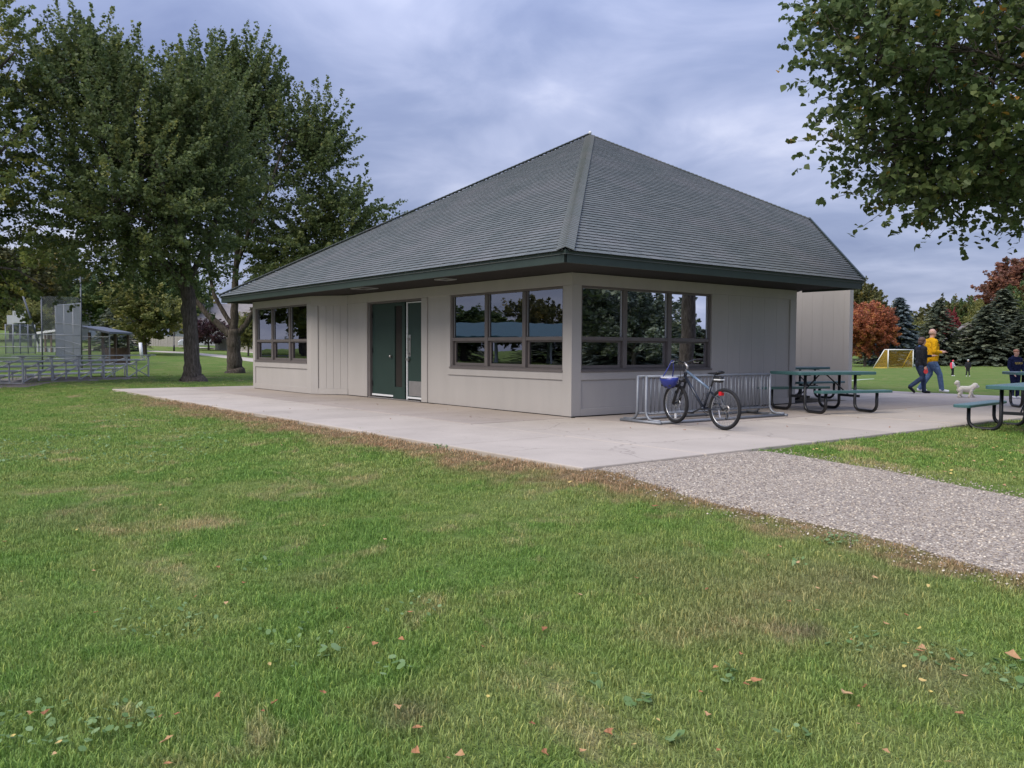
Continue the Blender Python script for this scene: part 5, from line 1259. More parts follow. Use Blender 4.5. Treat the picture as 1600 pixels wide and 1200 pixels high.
mb = MB(); mb.torus((0, -.045, 0), (0, 1, 0), .045, .010, 20, 4); mb.torus((0, -.055, 0), (0, 1, 0), .030, .010, 20, 4); mb.build('cassette', M['steel'], wr_)
mb = MB(); mb.box(-.012, .012, -.012, .012, -.24, -.16); mb.build('spoke_reflector', M['white_metal'], wf_)
BBv = Vector((.43, 0, .30)); HT = Vector((.795, 0, .895)); HB = Vector((.835, 0, .775)); ST = Vector((.30, 0, .60)); CRN = Vector((.865, 0, .695)); FH = Vector((WB, 0, RW + .03)); RH = Vector((0, 0, RW))
mb = MB(); mb.tube([HB + (HT - HB) * .1, BBv], .024, 10); mb.tube([BBv, ST + Vector((-.02, 0, .05))], .019, 10); mb.tube([HT, HB], .026, 10)
for s in (-1, 1):
    mb.tube([ST + Vector((.01, 0, -.02)), Vector((.12, s * .055, .46)), RH + Vector((0, s * .065, 0))], .0095, 8); mb.tube([BBv, Vector((.22, s * .06, .30)), RH + Vector((0, s * .065, 0))], .0105, 8)
mb.tube([BBv + Vector((0, -.045, 0)), BBv + Vector((0, .045, 0))], .026, 10)
mb.build('frame', M['bike_frame'], bike, smooth=True)
mb = MB(); mb.tube([HT + (HB - HT) * .2, ST], .021, 10); mb.build('top_tube', M['bike_blue'], bike, smooth=True)
f = MB()
for s in (-1, 1): f.tube([CRN + Vector((0, s * .06, .02)), (CRN + FH) / 2 + Vector((0, s * .06, 0))], .021, 8); f.tube([(CRN + FH) / 2 + Vector((0, s * .06, .03)), FH + Vector((0, s * .058, 0))], .0245, 8)
f.tube([CRN + Vector((0, -.08, .02)), CRN + Vector((0, .08, .02))], .022, 8); f.tube([CRN, HB], .02, 8); f.tube([(CRN + FH) / 2 + Vector((-.02, -.06, 0.05)), (CRN + FH) / 2 + Vector((-.06, 0, .10)), (CRN + FH) / 2 + Vector((-.02, .06, .05))], .010, 6)
f.build('fork', M['black'], bike, smooth=True)
mb = MB(); mb.tube([HT, HT + Vector((-.012, 0, .05)), HT + Vector((.055, 0, .105))], .018, 8); mb.build('stem', M['steel'], bike, smooth=True)
hb_c = HT + Vector((.055, 0, .11))
mb = MB(); mb.tube([hb_c + Vector((-.09, -.31, .045)), hb_c + Vector((-.03, -.18, .04)), hb_c + Vector((0, -.06, 0)), hb_c + Vector((0, .06, 0)), hb_c + Vector((-.03, .18, .04)), hb_c + Vector((-.09, .31, .045))], .0125, 8); hbar = mb.build('handlebar', M['black'], bike, smooth=True)
for s in (-1, 1):
    mb = MB(); mb.tube([hb_c + Vector((-.047, s * .22, .043)), hb_c + Vector((-.092, s * .315, .046))], .018, 8); mb.build('grip', M['rubber'], hbar, smooth=True)
    mb = MB(); mb.tube([hb_c + Vector((.0, s * .20, .03)), hb_c + Vector((.02, s * .23, .0)), hb_c + Vector((-.02, s * .30, -.005))], .007, 6); mb.build('brake_lever', M['steel'], hbar, smooth=True)
mb = MB(); mb.tube([hb_c + Vector((.01, .1, .0)), hb_c + Vector((.10, .03, -.02)), hb_c + Vector((.09, .0, -.15)), CRN + Vector((.03, .03, .05))], .004, 5); mb.tube([hb_c + Vector((.01, -.1, .0)), hb_c + Vector((.09, -.04, -.04)), HB + Vector((.03, -.03, 0))], .004, 5); mb.build('cable', M['black'], bike, smooth=True)
SP = Vector((.205, 0, .815))
mb = MB(); mb.tube([ST + Vector((-.015, 0, .03)), SP], .014, 8); mb.build('seat_post', M['black'], bike, smooth=True)
sd_ = MB(); prof = [(-.13, .075, .035), (-.10, .085, .045), (-.04, .07, .038), (.03, .035, .03), (.10, .022, .024), (.14, .012, .015)]
rings = []
for x, w_, t_ in prof:
    rings.append([Vector((SP.x + x, w_ * math.cos(a), SP.z + .03 + t_ * math.sin(a) * .6 + (.02 if x < -.05 else 0))) for a in [i * 6.2832 / 10 for i in range(10)]])
vs = [q for r_ in rings for q in r_]; fs = [(i * 10 + k, i * 10 + (k + 1) % 10, (i + 1) * 10 + (k + 1) % 10, (i + 1) * 10 + k) for i in range(5) for k in range(10)] + [tuple(range(9, -1, -1)), tuple(range(50, 60))]
sd_.add(vs, fs); sd_.build('saddle', M['black'], bike, smooth=True)
mb = MB(); mb.box(SP.x - .15, SP.x + .0, -.045, .045, SP.z - .105, SP.z - .01); bag = mb.build('saddle_bag', M['black'], bike, bevel=.02)
MB().box(SP.x - .154, SP.x - .02, -.047, .047, SP.z - .068, SP.z - .05).build('strap', M['white_metal'], bag)
mb = MB(); mb.box(-.015, .04, -.035, .035, .0, .06); rf_ = mb.build('rear_reflector', M['red_lens'], bike, bevel=.008); rf_.location = (.06, 0, .515)
cr = MB(); cr.torus(BBv + Vector((0, -.055, 0)), (0, 1, 0), .075, .006, 28, 4); cr.torus(BBv + Vector((0, -.06, 0)), (0, 1, 0), .05, .006, 24, 4); cr.build('chainring', M['black'], bike)
for s, an in ((1, R(25)), (-1, R(205))):
    e_ = BBv + Vector((math.cos(an) * .165, s * .085, -math.sin(an) * .165 * (1 if s > 0 else 1)))
    mb = MB(); mb.bar(BBv + Vector((0, s * .06, 0)), e_, .016, .026); c2 = mb.build('crank', M['black'], bike, bevel=.004)
    mb = MB(); mb.box(e_.x - .045, e_.x + .045, e_.y + s * .045 - .04, e_.y + s * .045 + .04, e_.z - .014, e_.z + .014); mb.build('pedal', M['black'], c2, bevel=.004)
mb = MB(); mb.bar(BBv + Vector((0, -.055, .075)), RH + Vector((0, -.05, .045)), .006, .008); mb.bar(BBv + Vector((0, -.055, -.075)), RH + Vector((.01, -.05, -.13)), .006, .008); mb.build('chain', M['steel'], bike)
mb = MB(); mb.bar(RH + Vector((0, -.06, 0)), RH + Vector((.015, -.065, -.16)), .02, .03); mb.torus(RH + Vector((.02, -.06, -.06)), (0, 1, 0), .02, .006, 14, 4); mb.torus(RH + Vector((.02, -.06, -.14)), (0, 1, 0), .02, .006, 14, 4); mb.build('derailleur', M['black'], bike)
bt = (BBv + ST) / 2 + Vector((.045, 0, .02)); mb = MB(); d_ = (ST - BBv).normalized()
for s in (-1, 1): mb.tube([bt - d_ * .07 + Vector((0, s * .035, 0)), bt + d_ * .08 + Vector((.01, s * .035, 0))], .004, 5)
mb.torus(bt + d_ * .06, d_, .038, .004, 16, 5); mb.torus(bt - d_ * .05, d_, .036, .004, 16, 5); mb.build('bottle_cage', M['black'], bike)
mb = MB(); mb.tube([Vector((.05, .075, .30)), Vector((.0, .10, .19))], .012, 6); mb.build('kickstand', M['steel'], bike)
# helmet hanging from the bars
hm = Matrix.Translation(bike.location) @ Matrix.Rotation(3.06, 4, 'Z') @ Vector((hb_c.x + .13, .20, hb_c.z - .24))
HELS = 1.18
hel = thing('bicycle_helmet', 'blue bicycle helmet hanging by its straps from the handlebar', 'helmet', hm, 3.06); hel.scale = (HELS,) * 3
mb = MB(); n_, m2 = 16, 5; vs = []; fs = []
for i in range(m2 + 1):
    ph = math.pi / 2 * i / m2
    for k in range(n_):
        a = 6.2832 * k / n_; rr = math.cos(ph); vs.append((.145 * rr * math.cos(a), .105 * rr * math.sin(a), -.150 * math.sin(ph)))
for i in range(m2):
    for k in range(n_): fs.append((i * n_ + k, (i + 1) * n_ + k, (i + 1) * n_ + (k + 1) % n_, i * n_ + (k + 1) % n_))
mb.add(vs, fs); sh_ = mb.build('shell', M['blue_plastic'], hel, smooth=True)
so = sh_.modifiers.new('thickness', 'SOLIDIFY'); so.thickness = .022
mb = MB()
for y in (-.055, 0, .055):
    for x in (-.07, .0, .07): zz = -.150 * math.sqrt(max(.02, 1 - (x / .145) ** 2 - (y / .105) ** 2)); mb.ball((x, y, zz), .030, .010, .012, n=8, m_=6)
for x in (-.06, .02): mb.ball((x, -.105 * math.sqrt(1 - (x / .145) ** 2) * .88, -.065), .028, .014, .014, n=8, m_=6)
mb.build('vent', M['black'], hel, bevel=.004)
mb = MB(); mb.tube([(.03, .09, 0), (-.02, .04, .13), (-.05, .0, .23)], .008, 6); mb.tube([(.03, -.09, 0), (-.03, -.05, .12), (-.06, -.01, .23)], .008, 6); mb.build('strap', M['blue_plastic'], hel)
MB().torus((0, 0, .0), (0, 0, 1), .105, .012, 20, 5).build('padding', M['gray_cloth'], hel)

# ------------------------------------------------------------------ bleachers
def bleacher(P0, P1, rows, label, rise=.185, run=.60, frames=6):
    P0 = Vector(P0); P1 = Vector(P1); e = (P1 - P0); L = e.length; e.normalize()
    t = thing('bleacher', label, 'bleacher', (P0.x, P0.y, tz(P0.x, P0.y) + .01), math.atan2(e.y, e.x), 'bleachers beside the ball field')
    top = .26 + rise * (rows - 1)
    for i in range(rows):
        z = top - rise * i; y = run * i                # local +y leads away from the camera (to the front rows)
        mb = MB(); mb.box(-.35, L + .35, y - .12, y + .12, z - .035, z); mb.build('seat_plank', M['alu'], t, bevel=.006)
        if i < rows - 1:
            mb = MB(); mb.box(-.30, L + .30, y + .18, y + .42, z - rise - .06, z - rise - .03); mb.build('foot_plank', M['alu'], t, bevel=.006)
    for k in range(frames):
        x = L * k / (frames - 1); mb = MB()
        mb.bar((x, 0, 0), (x, 0, top - .04), .05); mb.bar((x, -.12, top - .05), (x, .14, top - .05), .04, .05)
        mb.bar((x, .02, top - .10), (x, run * (rows - 1), .12), .04); mb.bar((x, -.05, .03), (x, run * (rows - 1) + .2, .03), .05)
        for i in range(1, rows): z = top - rise * i; mb.bar((x, run * i, .04), (x, run * i, z - .04), .04); mb.bar((x, run * i - .12, z - .05), (x, run * i + .12, z - .05), .04, .04)
        mb.build('frame', M['alu'], t)
        if k < frames - 1:
            x2 = L * (k + 1) / (frames - 1); mb = MB(); a, b = (.08, top * .62) if k != frames - 2 else (top * .62, .08)
            mb.bar((x, -.03, a), (x2, -.03, b), .03)
            if k == frames - 2: mb.bar((x, -.05, .08), (x2, -.05, top * .62), .03)
            mb.build('cross_brace', M['alu'], t)
    return t
bl_a, bl_b = G(36, 601), G(232, 588.5)
bleacher(bl_a, bl_b, 5, 'five row aluminium bleacher seen from behind, nearest the big maple')
e_ = (bl_b - bl_a).normalized(); fr_ = Vector((-e_.y, e_.x, 0))
bleacher(bl_a - e_ * 5.6 + fr_ * 1.2, bl_a - e_ * 1.15 + fr_ * 1.0, 5, 'aluminium bleacher cut off by the left edge of the picture')

# ------------------------------------------------------------------ ball field fences
def chain_fence(name, label, posts, heights, rails, cat='fence', wire=0.006, cell=0.10, postr=.035, dense=1, post_mat='post'):
    """chain link between posts: each post and rail a part, the woven wire one part"""
    t = thing(name, label, cat, posts[0])
    o = Vector(posts[0])
    for p, h in zip(posts, heights):
        q = Vector(p) - o; mb = MB(); mb.tube([q + Vector((0, 0, -.2)), q + Vector((0, 0, h))], postr, 8); mb.build('post', M[post_mat], t, smooth=True)
    wm_ = MB()
    for (p, q, h0, h1) in zip(posts, posts[1:], heights, heights[1:]):
        a = Vector(p) - o; b = Vector(q) - o; hh = min(h0, h1); L = (b - a).to_2d().length
        for z in rails:
            if z <= hh + .05:
                mb = MB(); mb.tube([a + Vector((0, 0, z)), b + Vector((0, 0, z))], .021, 6); mb.build('rail', M['galv'], t, smooth=True)
        n = int(L / cell)
        def at(s, z): return a.lerp(b, s / L) + Vector((0, 0, z))
        for sgn in (1, -1):
            for i in range(-int(hh / cell), n + 1):
                s0, z0 = (i * cell, 0.05); s1, z1 = i * cell + hh, hh
                if s0 < 0: z0 += -s0; s0 = 0
                if s1 > L: z1 -= s1 - L; s1 = L
                if s1 - s0 < .02 or z1 <= z0: continue
                if sgn > 0: wm_.bar(at(s0, z0), at(s1, z1), wire)
                else: wm_.bar(at(L - s0, z0), at(L - s1, z1), wire)
    w = wm_.build('wire_mesh', M['chain'], t); w['kind'] = 'stuff'; return t
chain_fence('backstop_fence', 'chain link ball field fence with three rails and two tall posts', [D(-60, 41), D(-15, 41), D(66, 41), D(127.5, 41)], [1.75, 1.75, 3.6, 4.6], [.55, 1.1, 1.72], cell=.11)
chain_fence('backstop', 'tall grey chain link backstop panel standing right of the dugout', [D(127, 42.5), D(115, 46), D(101, 50), D(87.5, 54)], [3.35, 3.35, 3.35, 3.35], [.6, 1.2, 2.2, 3.3], cell=.075, wire=.010, postr=.03, post_mat='galv')
chain_fence('side_fence', 'low chain link fence panels behind the bleachers at the far left', [D(9, 56), D(21, 56), D(32, 56.4), D(44, 56.8), D(55, 57)], [2.0] * 5, [.1, 1.0, 1.95], cell=.09, wire=.009, post_mat='galv')
# leaning stay of the backstop
sp0 = D(61, 43); sp1 = D(30, 43); sp1.z = 4.6
st_ = MB(); st_.tube([(0, 0, 1.2), sp1 - sp0], .05, 8); so_ = st_.build('leaning_pole', M['post'], None, smooth=True); so_.location = sp0
tag(so_, 'grey pole leaning from the fence up into the yellowing boughs', 'pole')
# dugouts
dg = D(150, 46); dug = thing('dugout', 'open dugout with sloping dark roof and brown posts right of the backstop', 'dugout', dg, RZ_VIEW)
sc_ = 46 / FPX
mb = MB(); mb.hexa([(-.85, -.2, 2.05), (.85, -.2, 1.72), (.85, 2.6, 1.72), (-.85, 2.6, 2.05), (-.85, -.2, 2.17), (.85, -.2, 1.84), (.85, 2.6, 1.84), (-.85, 2.6, 2.17)]); mb.build('roof', M['post'], dug, bevel=.01)
for x, y in ((-.55, 0.4), (-.2, 1.2), (.2, .4), (.5, 1.2), (.72, 2.3)): mb = MB(); mb.box(x - .06, x + .06, y - .06, y + .06, -.1, 1.8); mb.build('post', M['brown_wood'], dug)
for k in range(6): MB().box(-.8 + k * .265, -.8 + k * .265 + .25, 2.4, 2.44, .0, .95).build('back_board', M['brown_wood'], dug)
mb = MB(); mb.tube([(-.85, -.1, 1.55), (.82, -.1, 1.55)], .02, 6); mb.tube([(-.85, -.1, .4), (.82, -.1, .4)], .02, 6); mb.tube([(.8, -.1, -.1), (.8, -.1, 1.75)], .035, 8); mb.build('rail', M['galv'], dug)
wm_ = MB()
for i in range(-16, 17):
    for sg in (1, -1):
        s0 = max(-.82, i * .1 * 1.0); s1 = min(.8, i * .1 + 1.55)
        if s1 > s0 + .05: wm_.bar((sg * s0, -.1, .02 + (s0 - i * .1)), (sg * s1, -.1, .02 + (s1 - i * .1)), .008)
w_ = wm_.build('wire_mesh', M['chain'], dug); w_['kind'] = 'stuff'
dg2 = D(72, 60); dug2 = thing('dugout', 'low dugout with white roof edge and reddish posts behind the backstop', 'dugout', dg2, RZ_VIEW)
s6 = 60 / FPX
mb = MB(); mb.hexa([(-.78, 0, 1.30), (.78, 0, 1.50), (.78, 3, 1.70), (-.78, 3, 1.50), (-.78, 0, 1.42), (.78, 0, 1.62), (.78, 3, 1.82), (-.78, 3, 1.62)]); mb.build('roof', M['house_roof'], dug2)
MB().hexa([(-.80, -.06, 1.28), (.80, -.06, 1.50), (.80, -.005, 1.50), (-.80, -.005, 1.28), (-.80, -.06, 1.43), (.80, -.06, 1.66), (.80, -.005, 1.66), (-.80, -.005, 1.43)]).build('fascia', M['white_metal'], dug2)
for k, x in enumerate((-.68, -.45, -.12, .30, .68)): MB().box(x - .05, x + .05, .1, .2, -.1, 1.45 + x * .1).build('post', M['brown_wood'] if k > 1 else M['sign_grey'], dug2)
MB().box(-.7, .75, 2.6, 2.7, 0, 1.5).build('back_wall', M['dark'], dug2); MB().box(-.7, .75, .22, .30, 0, .30).build('front_board', M['sign_grey'], dug2)
for px, py0, py1, w_, lb in ((20, 494, 508, 1.0, 'smaller pale grey board on a post at the far left'), (31, 487, 506, 1.25, 'larger pale grey board beside a smaller one at the far left')):
    p = D(px, 66); t = thing('field_board', lb, 'board', p, RZ_VIEW + .2); k = 66 / FPX; z1 = 1.2 + (543 - py0) * k - p.z; z0 = 1.2 + (543 - py1) * k - p.z
    MB().box(-w_ / 2 * .75, w_ / 2 * .75, -.04, .04, z0, z1).build('panel', M['sign_grey'], t, bevel=.01); MB().box(-.05, .05, .045, .12, 0, z1 - .1).build('post', M['galv'], t)
# white slanting post, lamp, fence, car, houses on the left
wp = D(221.5, 55); t = MB(); t.tube([(0, 0, -.1), (-.10, 0, 1.02)], .105, 10); o = t.build('white_post', M['white_metal'], None, smooth=True); o.location = wp; o.rotation_euler = (0, 0, RZ_VIEW); tag(o, 'short white post leaning slightly on the lawn beyond the bleacher', 'post')
lp_ = D(272, 68); t = thing('street_lamp', 'slim black park lamp with pale globe in front of the wooden fence', 'lamp', lp_)
zt_ = 1.2 + (544 - 500.5) * 68 / FPX - lp_.z
mb = MB(); mb.tube([(0, 0, -.1), (0, 0, .5), (0, 0, .52), (0, 0, zt_ - .35)], [.08, .07, .045, .04], 8); mb.build('pole', M['black'], t, smooth=True)
mb = MB(); mb.tube([(0, 0, zt_ - .36), (0, 0, zt_ - .30), (0, 0, zt_ - .06)], [.05, .08, .12], 10); mb.build('lamp_shade', M['white_metal'], t, smooth=True); mb = MB(); mb.tube([(0, 0, zt_ - .055), (0, 0, zt_ + .04)], [.14, .03], 10); mb.build('cap', M['sign_grey'], t)
def board_fence(a, b, h, label, n):
    t = thing('wooden_fence', label, 'fence', a); d = (b - a); L = d.to_2d().length; u = Vector((d.x, d.y, 0)).normalized(); t.rotation_euler = (0, 0, math.atan2(u.y, u.x)); w = L / n; r_ = random.Random(2)
    dz = (b.z - a.z)
    for k in range(n):
        x = k * w; z = dz * (k + .5) / n; hh = h * (1 + r_.uniform(-.015, .015)); y = r_.uniform(-.01, .01)
        MB().box(x + .012, x + w - .012, y - .011, y + .011, z - .1, z + hh).build('board', M['grey_wood'], t)
    for z in (.35, h - .3): MB().hexa([(0, .02, z), (L, .02, z + dz), (L, .07, z + dz), (0, .07, z), (0, .02, z + .09), (L, .02, z + dz + .09), (L, .07, z + dz + .09), (0, .07, z + .09)]).build('rail', M['grey_wood'], t)
board_fence(D(200, 80), D(292, 78), .98, 'long weathered grey board fence left of the two big trunks', 34)
board_fence(D(336, 74), D(402, 70), 1.02, 'weathered grey board fence between the forked maple and the bay', 24)
cp = D(318, 76); car = thing('parked_car', 'silver car parked by the fence, seen low between the two maple trunks', 'car', cp, RZ_VIEW + .3)
mb = MB(); pr_ = [(-2.1, .25), (-2.1, .62), (-1.85, .78), (-1.15, .84), (-.55, 1.28), (.75, 1.30), (1.45, .92), (2.05, .80), (2.15, .55), (2.12, .25)]
mb.prism([(x, -.85, z) for x, z in pr_], (0, 1.7, 0)); body = mb.build('body', M['car_silver'], car, bevel=.05)
mb = MB(); mb.prism([(-1.0, -.856, .86), (-.5, -.856, 1.2), (.15, -.856, 1.22), (.15, -.856, .86)], (0, .01, 0)); mb.prism([(.22, -.856, .86), (.22, -.856, 1.22), (.7, -.856, 1.22), (1.2, -.856, .90)], (0, .01, 0)); mb.build('window', M['black'], car)
for x in (-1.3, 1.35):
    for y in (-.86, .70): mb = MB(); mb.tube([(x, y, .32), (x, y + .17, .32)], .32, 16); mb.build('wheel', M['rubber'], car, smooth=False)
def house(px, dp, w, d, hw, hr, rz, wall, label, zoff=0):
    p = D(px, dp); p.z += zoff; t = thing('house', label, 'house', p, RZ_VIEW + rz)
    mb = MB(); mb.box(-w / 2, w / 2, -d / 2, d / 2, -1, hw); mb.prism([(-w / 2, -d / 2, hw), (-w / 2, d / 2, hw), (-w / 2, 0, hw + hr)], (w, 0, 0)); mb.build('wall', wall, t)
    for s in (-1, 1):
        o_ = .45; k = hr / (d / 2); mb = MB()
        mb.hexa([(-w / 2 - o_, s * (d / 2 + o_), hw - o_ * k), (w / 2 + o_, s * (d / 2 + o_), hw - o_ * k), (w / 2 + o_, 0, hw + hr), (-w / 2 - o_, 0, hw + hr)] + [(-w / 2 - o_, s * (d / 2 + o_), hw - o_ * k + .22), (w / 2 + o_, s * (d / 2 + o_), hw - o_ * k + .22), (w / 2 + o_, 0, hw + hr + .22), (-w / 2 - o_, 0, hw + hr + .22)]); mb.build('roof', M['house_roof'], t)
    for x in (-w * .28, w * .2):
        f = MB().box(x - .7, x + .7, -d / 2 - .06, -d / 2 - .005, 1.0, 2.3).build('window', M['white_metal'], t); MB().box(x - .6, x + .6, -d / 2 - .075, -d / 2 - .061, 1.1, 2.2).build('pane', M['black'], f)
    return t
house(128, 96, 7, 7, 2.6, 1.7, -.15, M['sign_grey'], 'house with plain grey roof showing behind the dugout and crimson tree')
house(372, 92, 11, 8, 2.3, 2.2, .1, M['house_wall'], 'house with pale grey roof behind the limbs of the forked maple')
house(1508, 99, 6.0, 5.6, 1.9, 2.5, R(66), M['house_wall'], 'white gabled house glimpsed between the dark spruces', .2)

# ------------------------------------------------------------------ soccer goal and pitch line
g0, g1 = D(1388, 84), D(1427, 86); t = thing('soccer_goal', 'white framed soccer goal with yellow net on the sports field', 'soccer goal', g0)
hG = 1.87; q1 = g1 - g0; bk = Vector((-.786 * .0 - .62 * 1.5, -.786 * 1.5 * .0 - .2, 0)); bk = D(1365, 85) - g0; bk2 = q1 + bk * .72
def gt(name, *pts, r=.055, m_='goal_white'): mb = MB(); mb.tube(pts, r, 8); return mb.build(name, M[m_], t, smooth=True)
U = Vector((0, 0, hG)); gt('goal_post', Vector((0, 0, 0)), U); gt('goal_post', q1, q1 + U); gt('crossbar', U, q1 + U)
tb_ = U + bk * .25; tb2 = q1 + U + bk * .10
gt('top_stay', U, tb_, r=.045); gt('top_stay', q1 + U, tb2, r=.045); gt('back_stay', tb_, bk, r=.045); gt('back_stay', tb2, bk2, r=.055, m_='goal_yellow'); gt('ground_bar', bk, bk2, r=.04, m_='goal_yellow'); gt('ground_bar', Vector((0, 0, .03)), bk, r=.035, m_='goal_yellow')
gt('back_bar', tb_, tb2, r=.04)
net = MB()
def netpatch(a, b, c, d, n, m2):
    for i in range(n + 1): net.bar(a.lerp(b, i / n), d.lerp(c, i / n), .012)
    for j in range(m2 + 1): net.bar(a.lerp(d, j / m2), b.lerp(c, j / m2), .012)
netpatch(tb_, tb2, bk2, bk, 26, 16); netpatch(U, tb_, bk, Vector((0, 0, 0)), 10, 16); netpatch(q1 + U, tb2, bk2, q1, 10, 16)
net.build('net', M['goal_yellow'], t)['kind'] = 'stuff'
ribbon('pitch_line', [G(1326, 594.5).to_2d(), G(1345, 592.6).to_2d(), G(1366, 591.8).to_2d()], [G(1326, 596.2).to_2d(), G(1345, 594).to_2d(), G(1366, 592.6).to_2d()], M['line_paint'], .02, 'faint white line painted on the sports field', 14, 2, .01)

# ------------------------------------------------------------------ people
def skinned(name, J, edges, mat, parent, sub=2, root=0, vox=None, smooth=4):
    """one continuous skin over a skeleton of joints (x, y, z, r): tapered limbs fused into a single surface"""
    mb = MB()
    for j in J: mb.ball(j[:3], j[3], n=14, m_=10)
    for a, b in edges:
        p, q = Vector(J[a][:3]), Vector(J[b][:3])
        if (q - p).length > 1e-4: mb.tube([p, q], [J[a][3], J[b][3]], 14)
    me = mb.mesh(name); o = bpy.data.objects.new(name, me); COL.objects.link(o)
    rm = min(j[3] for j in J)
    md = o.modifiers.new('fuse', 'REMESH'); md.mode = 'VOXEL'; md.voxel_size = vox or {1: .022, 2: .013, 3: .010}[sub]; md.use_smooth_shade = True
    sm = o.modifiers.new('soften', 'SMOOTH'); sm.iterations = smooth; sm.factor = .5
    bpy.context.view_layer.update(); dg_ = bpy.context.evaluated_depsgraph_get()
    me2 = bpy.data.meshes.new_from_object(o.evaluated_get(dg_)); bpy.data.objects.remove(o); bpy.data.meshes.remove(me)
    me2.name = name; me2.materials.clear(); me2.materials.append(mat); me2.shade_smooth()
    return put(name, me2, parent)
def person(label, loc, rz, H, legs, arms, top, bottom, shoe, group=None, belly=0.0, lean=0.0, head_yaw=0.0, skirt=.0, detail=2, cat='person', fat=1.0):
    """local frame: +x the way the person faces, +y their left; sizes for a 1.75 m figure scaled to H"""
    k = H / 1.755; t = thing('person', label, cat, loc, rz, group); S = lambda *j: tuple(v * k for v in j)
    J = [S(0, 0, .97, .10 * fat), S(.01, 0, 1.10, .10 * fat), S(.01 + lean * .5, 0, 1.27, .10 * fat), S(0 + lean, 0, 1.39, .075 * fat), S(.012 + lean, 0, 1.49, .060), S(.05 + lean, 0, 1.585, .072), S(.045 + lean, 0, 1.63, .088), S(.028 + lean, 0, 1.665, .089)]
    Ed = [(i, i + 1) for i in range(7)]
    def add(par, *js):
        p = par
        for j in js: J.append(S(*j)); Ed.append((p, len(J) - 1)); p = len(J) - 1
        return p
    wr_ = {}
    for s, (el, wr, hd) in arms.items():
        sg = 1 if s == 'L' else -1; sh = (lean - .01, sg * .19 * fat, 1.39)
        p = add(3, (*sh, .062), (*el, .042), (*wr, .030)); d = Vector(hd).normalized(); w = Vector(wr); side = d.cross(Vector((0, 0, 1)));
        if side.length < .2: side = d.cross(Vector((0, 1, 0)))
        side.normalize(); pm = w + d * .07; p = add(p, (*pm, .030))
        for f_, (off, ln) in enumerate(((-.026, .070), (-.009, .082), (.009, .078), (.026, .062))):
            b_ = pm + d * .03 + side * off; add(p, (*b_, .010), (*(b_ + d * ln * .55 + Vector((0, 0, -.006))), .009), (*(b_ + d * ln + Vector((0, 0, -.016))), .008))
        th = w + d * .03 - side * .035; add(p, (*th, .011), (*(th + d * .045 - side * .012), .010))
        wr_[s] = (sh, el, wr)
    for s, (kn_, an_) in legs.items():
        sg = 1 if s == 'L' else -1; add(0, (0, sg * .09, .86, .070), (*kn_, .050), (*an_, .040))
    skinned('body', J, Ed, M['skin'], t, detail, vox=.0085 if detail > 1 else .018, smooth=2)
    # clothes
    J = []; Ed = []
    for sg in (-1, 1):                       # the trunk is wider than deep: two columns side by side
        o = len(J); J += [S(0, sg * .065 * fat, .92, .125 * fat + belly * .6), S(.01 + belly * .3, sg * .06 * fat, 1.10, .122 * fat + belly), S(.01 + lean * .5 + belly * .2, sg * .075 * fat, 1.27, .122 * fat + belly * .5), S(lean, sg * .105 * fat, 1.385, .088 * fat)]
        Ed += [(o, o + 1), (o + 1, o + 2), (o + 2, o + 3)]
    J.append(S(.01 + lean, 0, 1.455, .078)); Ed += [(3, 8), (7, 8), (3, 7), (2, 6), (1, 5), (0, 4)]
    for s, (sh, el, wr) in wr_.items():
        a = Vector(el).lerp(Vector(wr), .88); add(7 if s == 'L' else 3, (*sh, .080 * fat), (*(Vector(sh).lerp(Vector(el), .5)), .066 * fat), (*el, .058 * fat), (*a, .044))
    cl = skinned(top[0], J, Ed, top[1], t, detail)
    J = [S(0, -.06, .96, .118 * fat + belly * .2), S(0, .06, .96, .118 * fat + belly * .2)]; Ed = [(0, 1)]
    for s, (kn_, an_) in legs.items():
        sg = 1 if s == 'L' else -1; hp = Vector((0, sg * .095, .84)); add(1 if s == 'L' else 0, (*hp, .108 * fat), (*(hp.lerp(Vector(kn_), .55)), .090 * fat), (*kn_, .074), (*(Vector(kn_).lerp(Vector(an_), .55)), .070), (*(Vector(an_) + Vector((0, 0, .0))), .064))
    skinned('trousers', J, Ed, bottom, t, detail)
    for s, (kn_, an_) in legs.items():
        a = Vector(an_); d = (a - Vector(kn_)); pitch = 0.0 if a.z < .13 else -.75
        f_ = Vector((math.cos(pitch), 0, math.sin(pitch)))
        J = [S(*(a + Vector((-.03, 0, -.03))), .046), S(*(a + f_ * .05 + Vector((0, 0, -.048))), .047, .045), S(*(a + f_ * .17 + Vector((0, 0, -.058))), .040, .036)]; skinned('shoe', J, [(0, 1), (1, 2)], shoe, t, detail)
    # face
    hc = Vector((.045 + lean, 0, 1.635))
    for sg in (-1, 1): MB().ball(tuple((hc + Vector((.072, sg * .030, .012))) * k), .011 * k, n=8, m_=6).build('eye', M['black'], t, smooth=True); MB().ball(tuple((hc + Vector((-.012, sg * .083, -.005))) * k), .014 * k, .012 * k, .028 * k, n=8, m_=6).build('ear', M['skin'], t, smooth=True)
    MB().ball(tuple((hc + Vector((.086, 0, -.012))) * k), .016 * k, .013 * k, .022 * k, n=8, m_=6).build('nose', M['skin'], t, smooth=True)
    MB().ball(tuple((hc + Vector((.074, 0, -.052))) * k), .010 * k, .024 * k, .007 * k, n=8, m_=6).build('mouth', M['red_cloth'], t, smooth=True)
    t['scale_k'] = k; return t, k, hc, cl
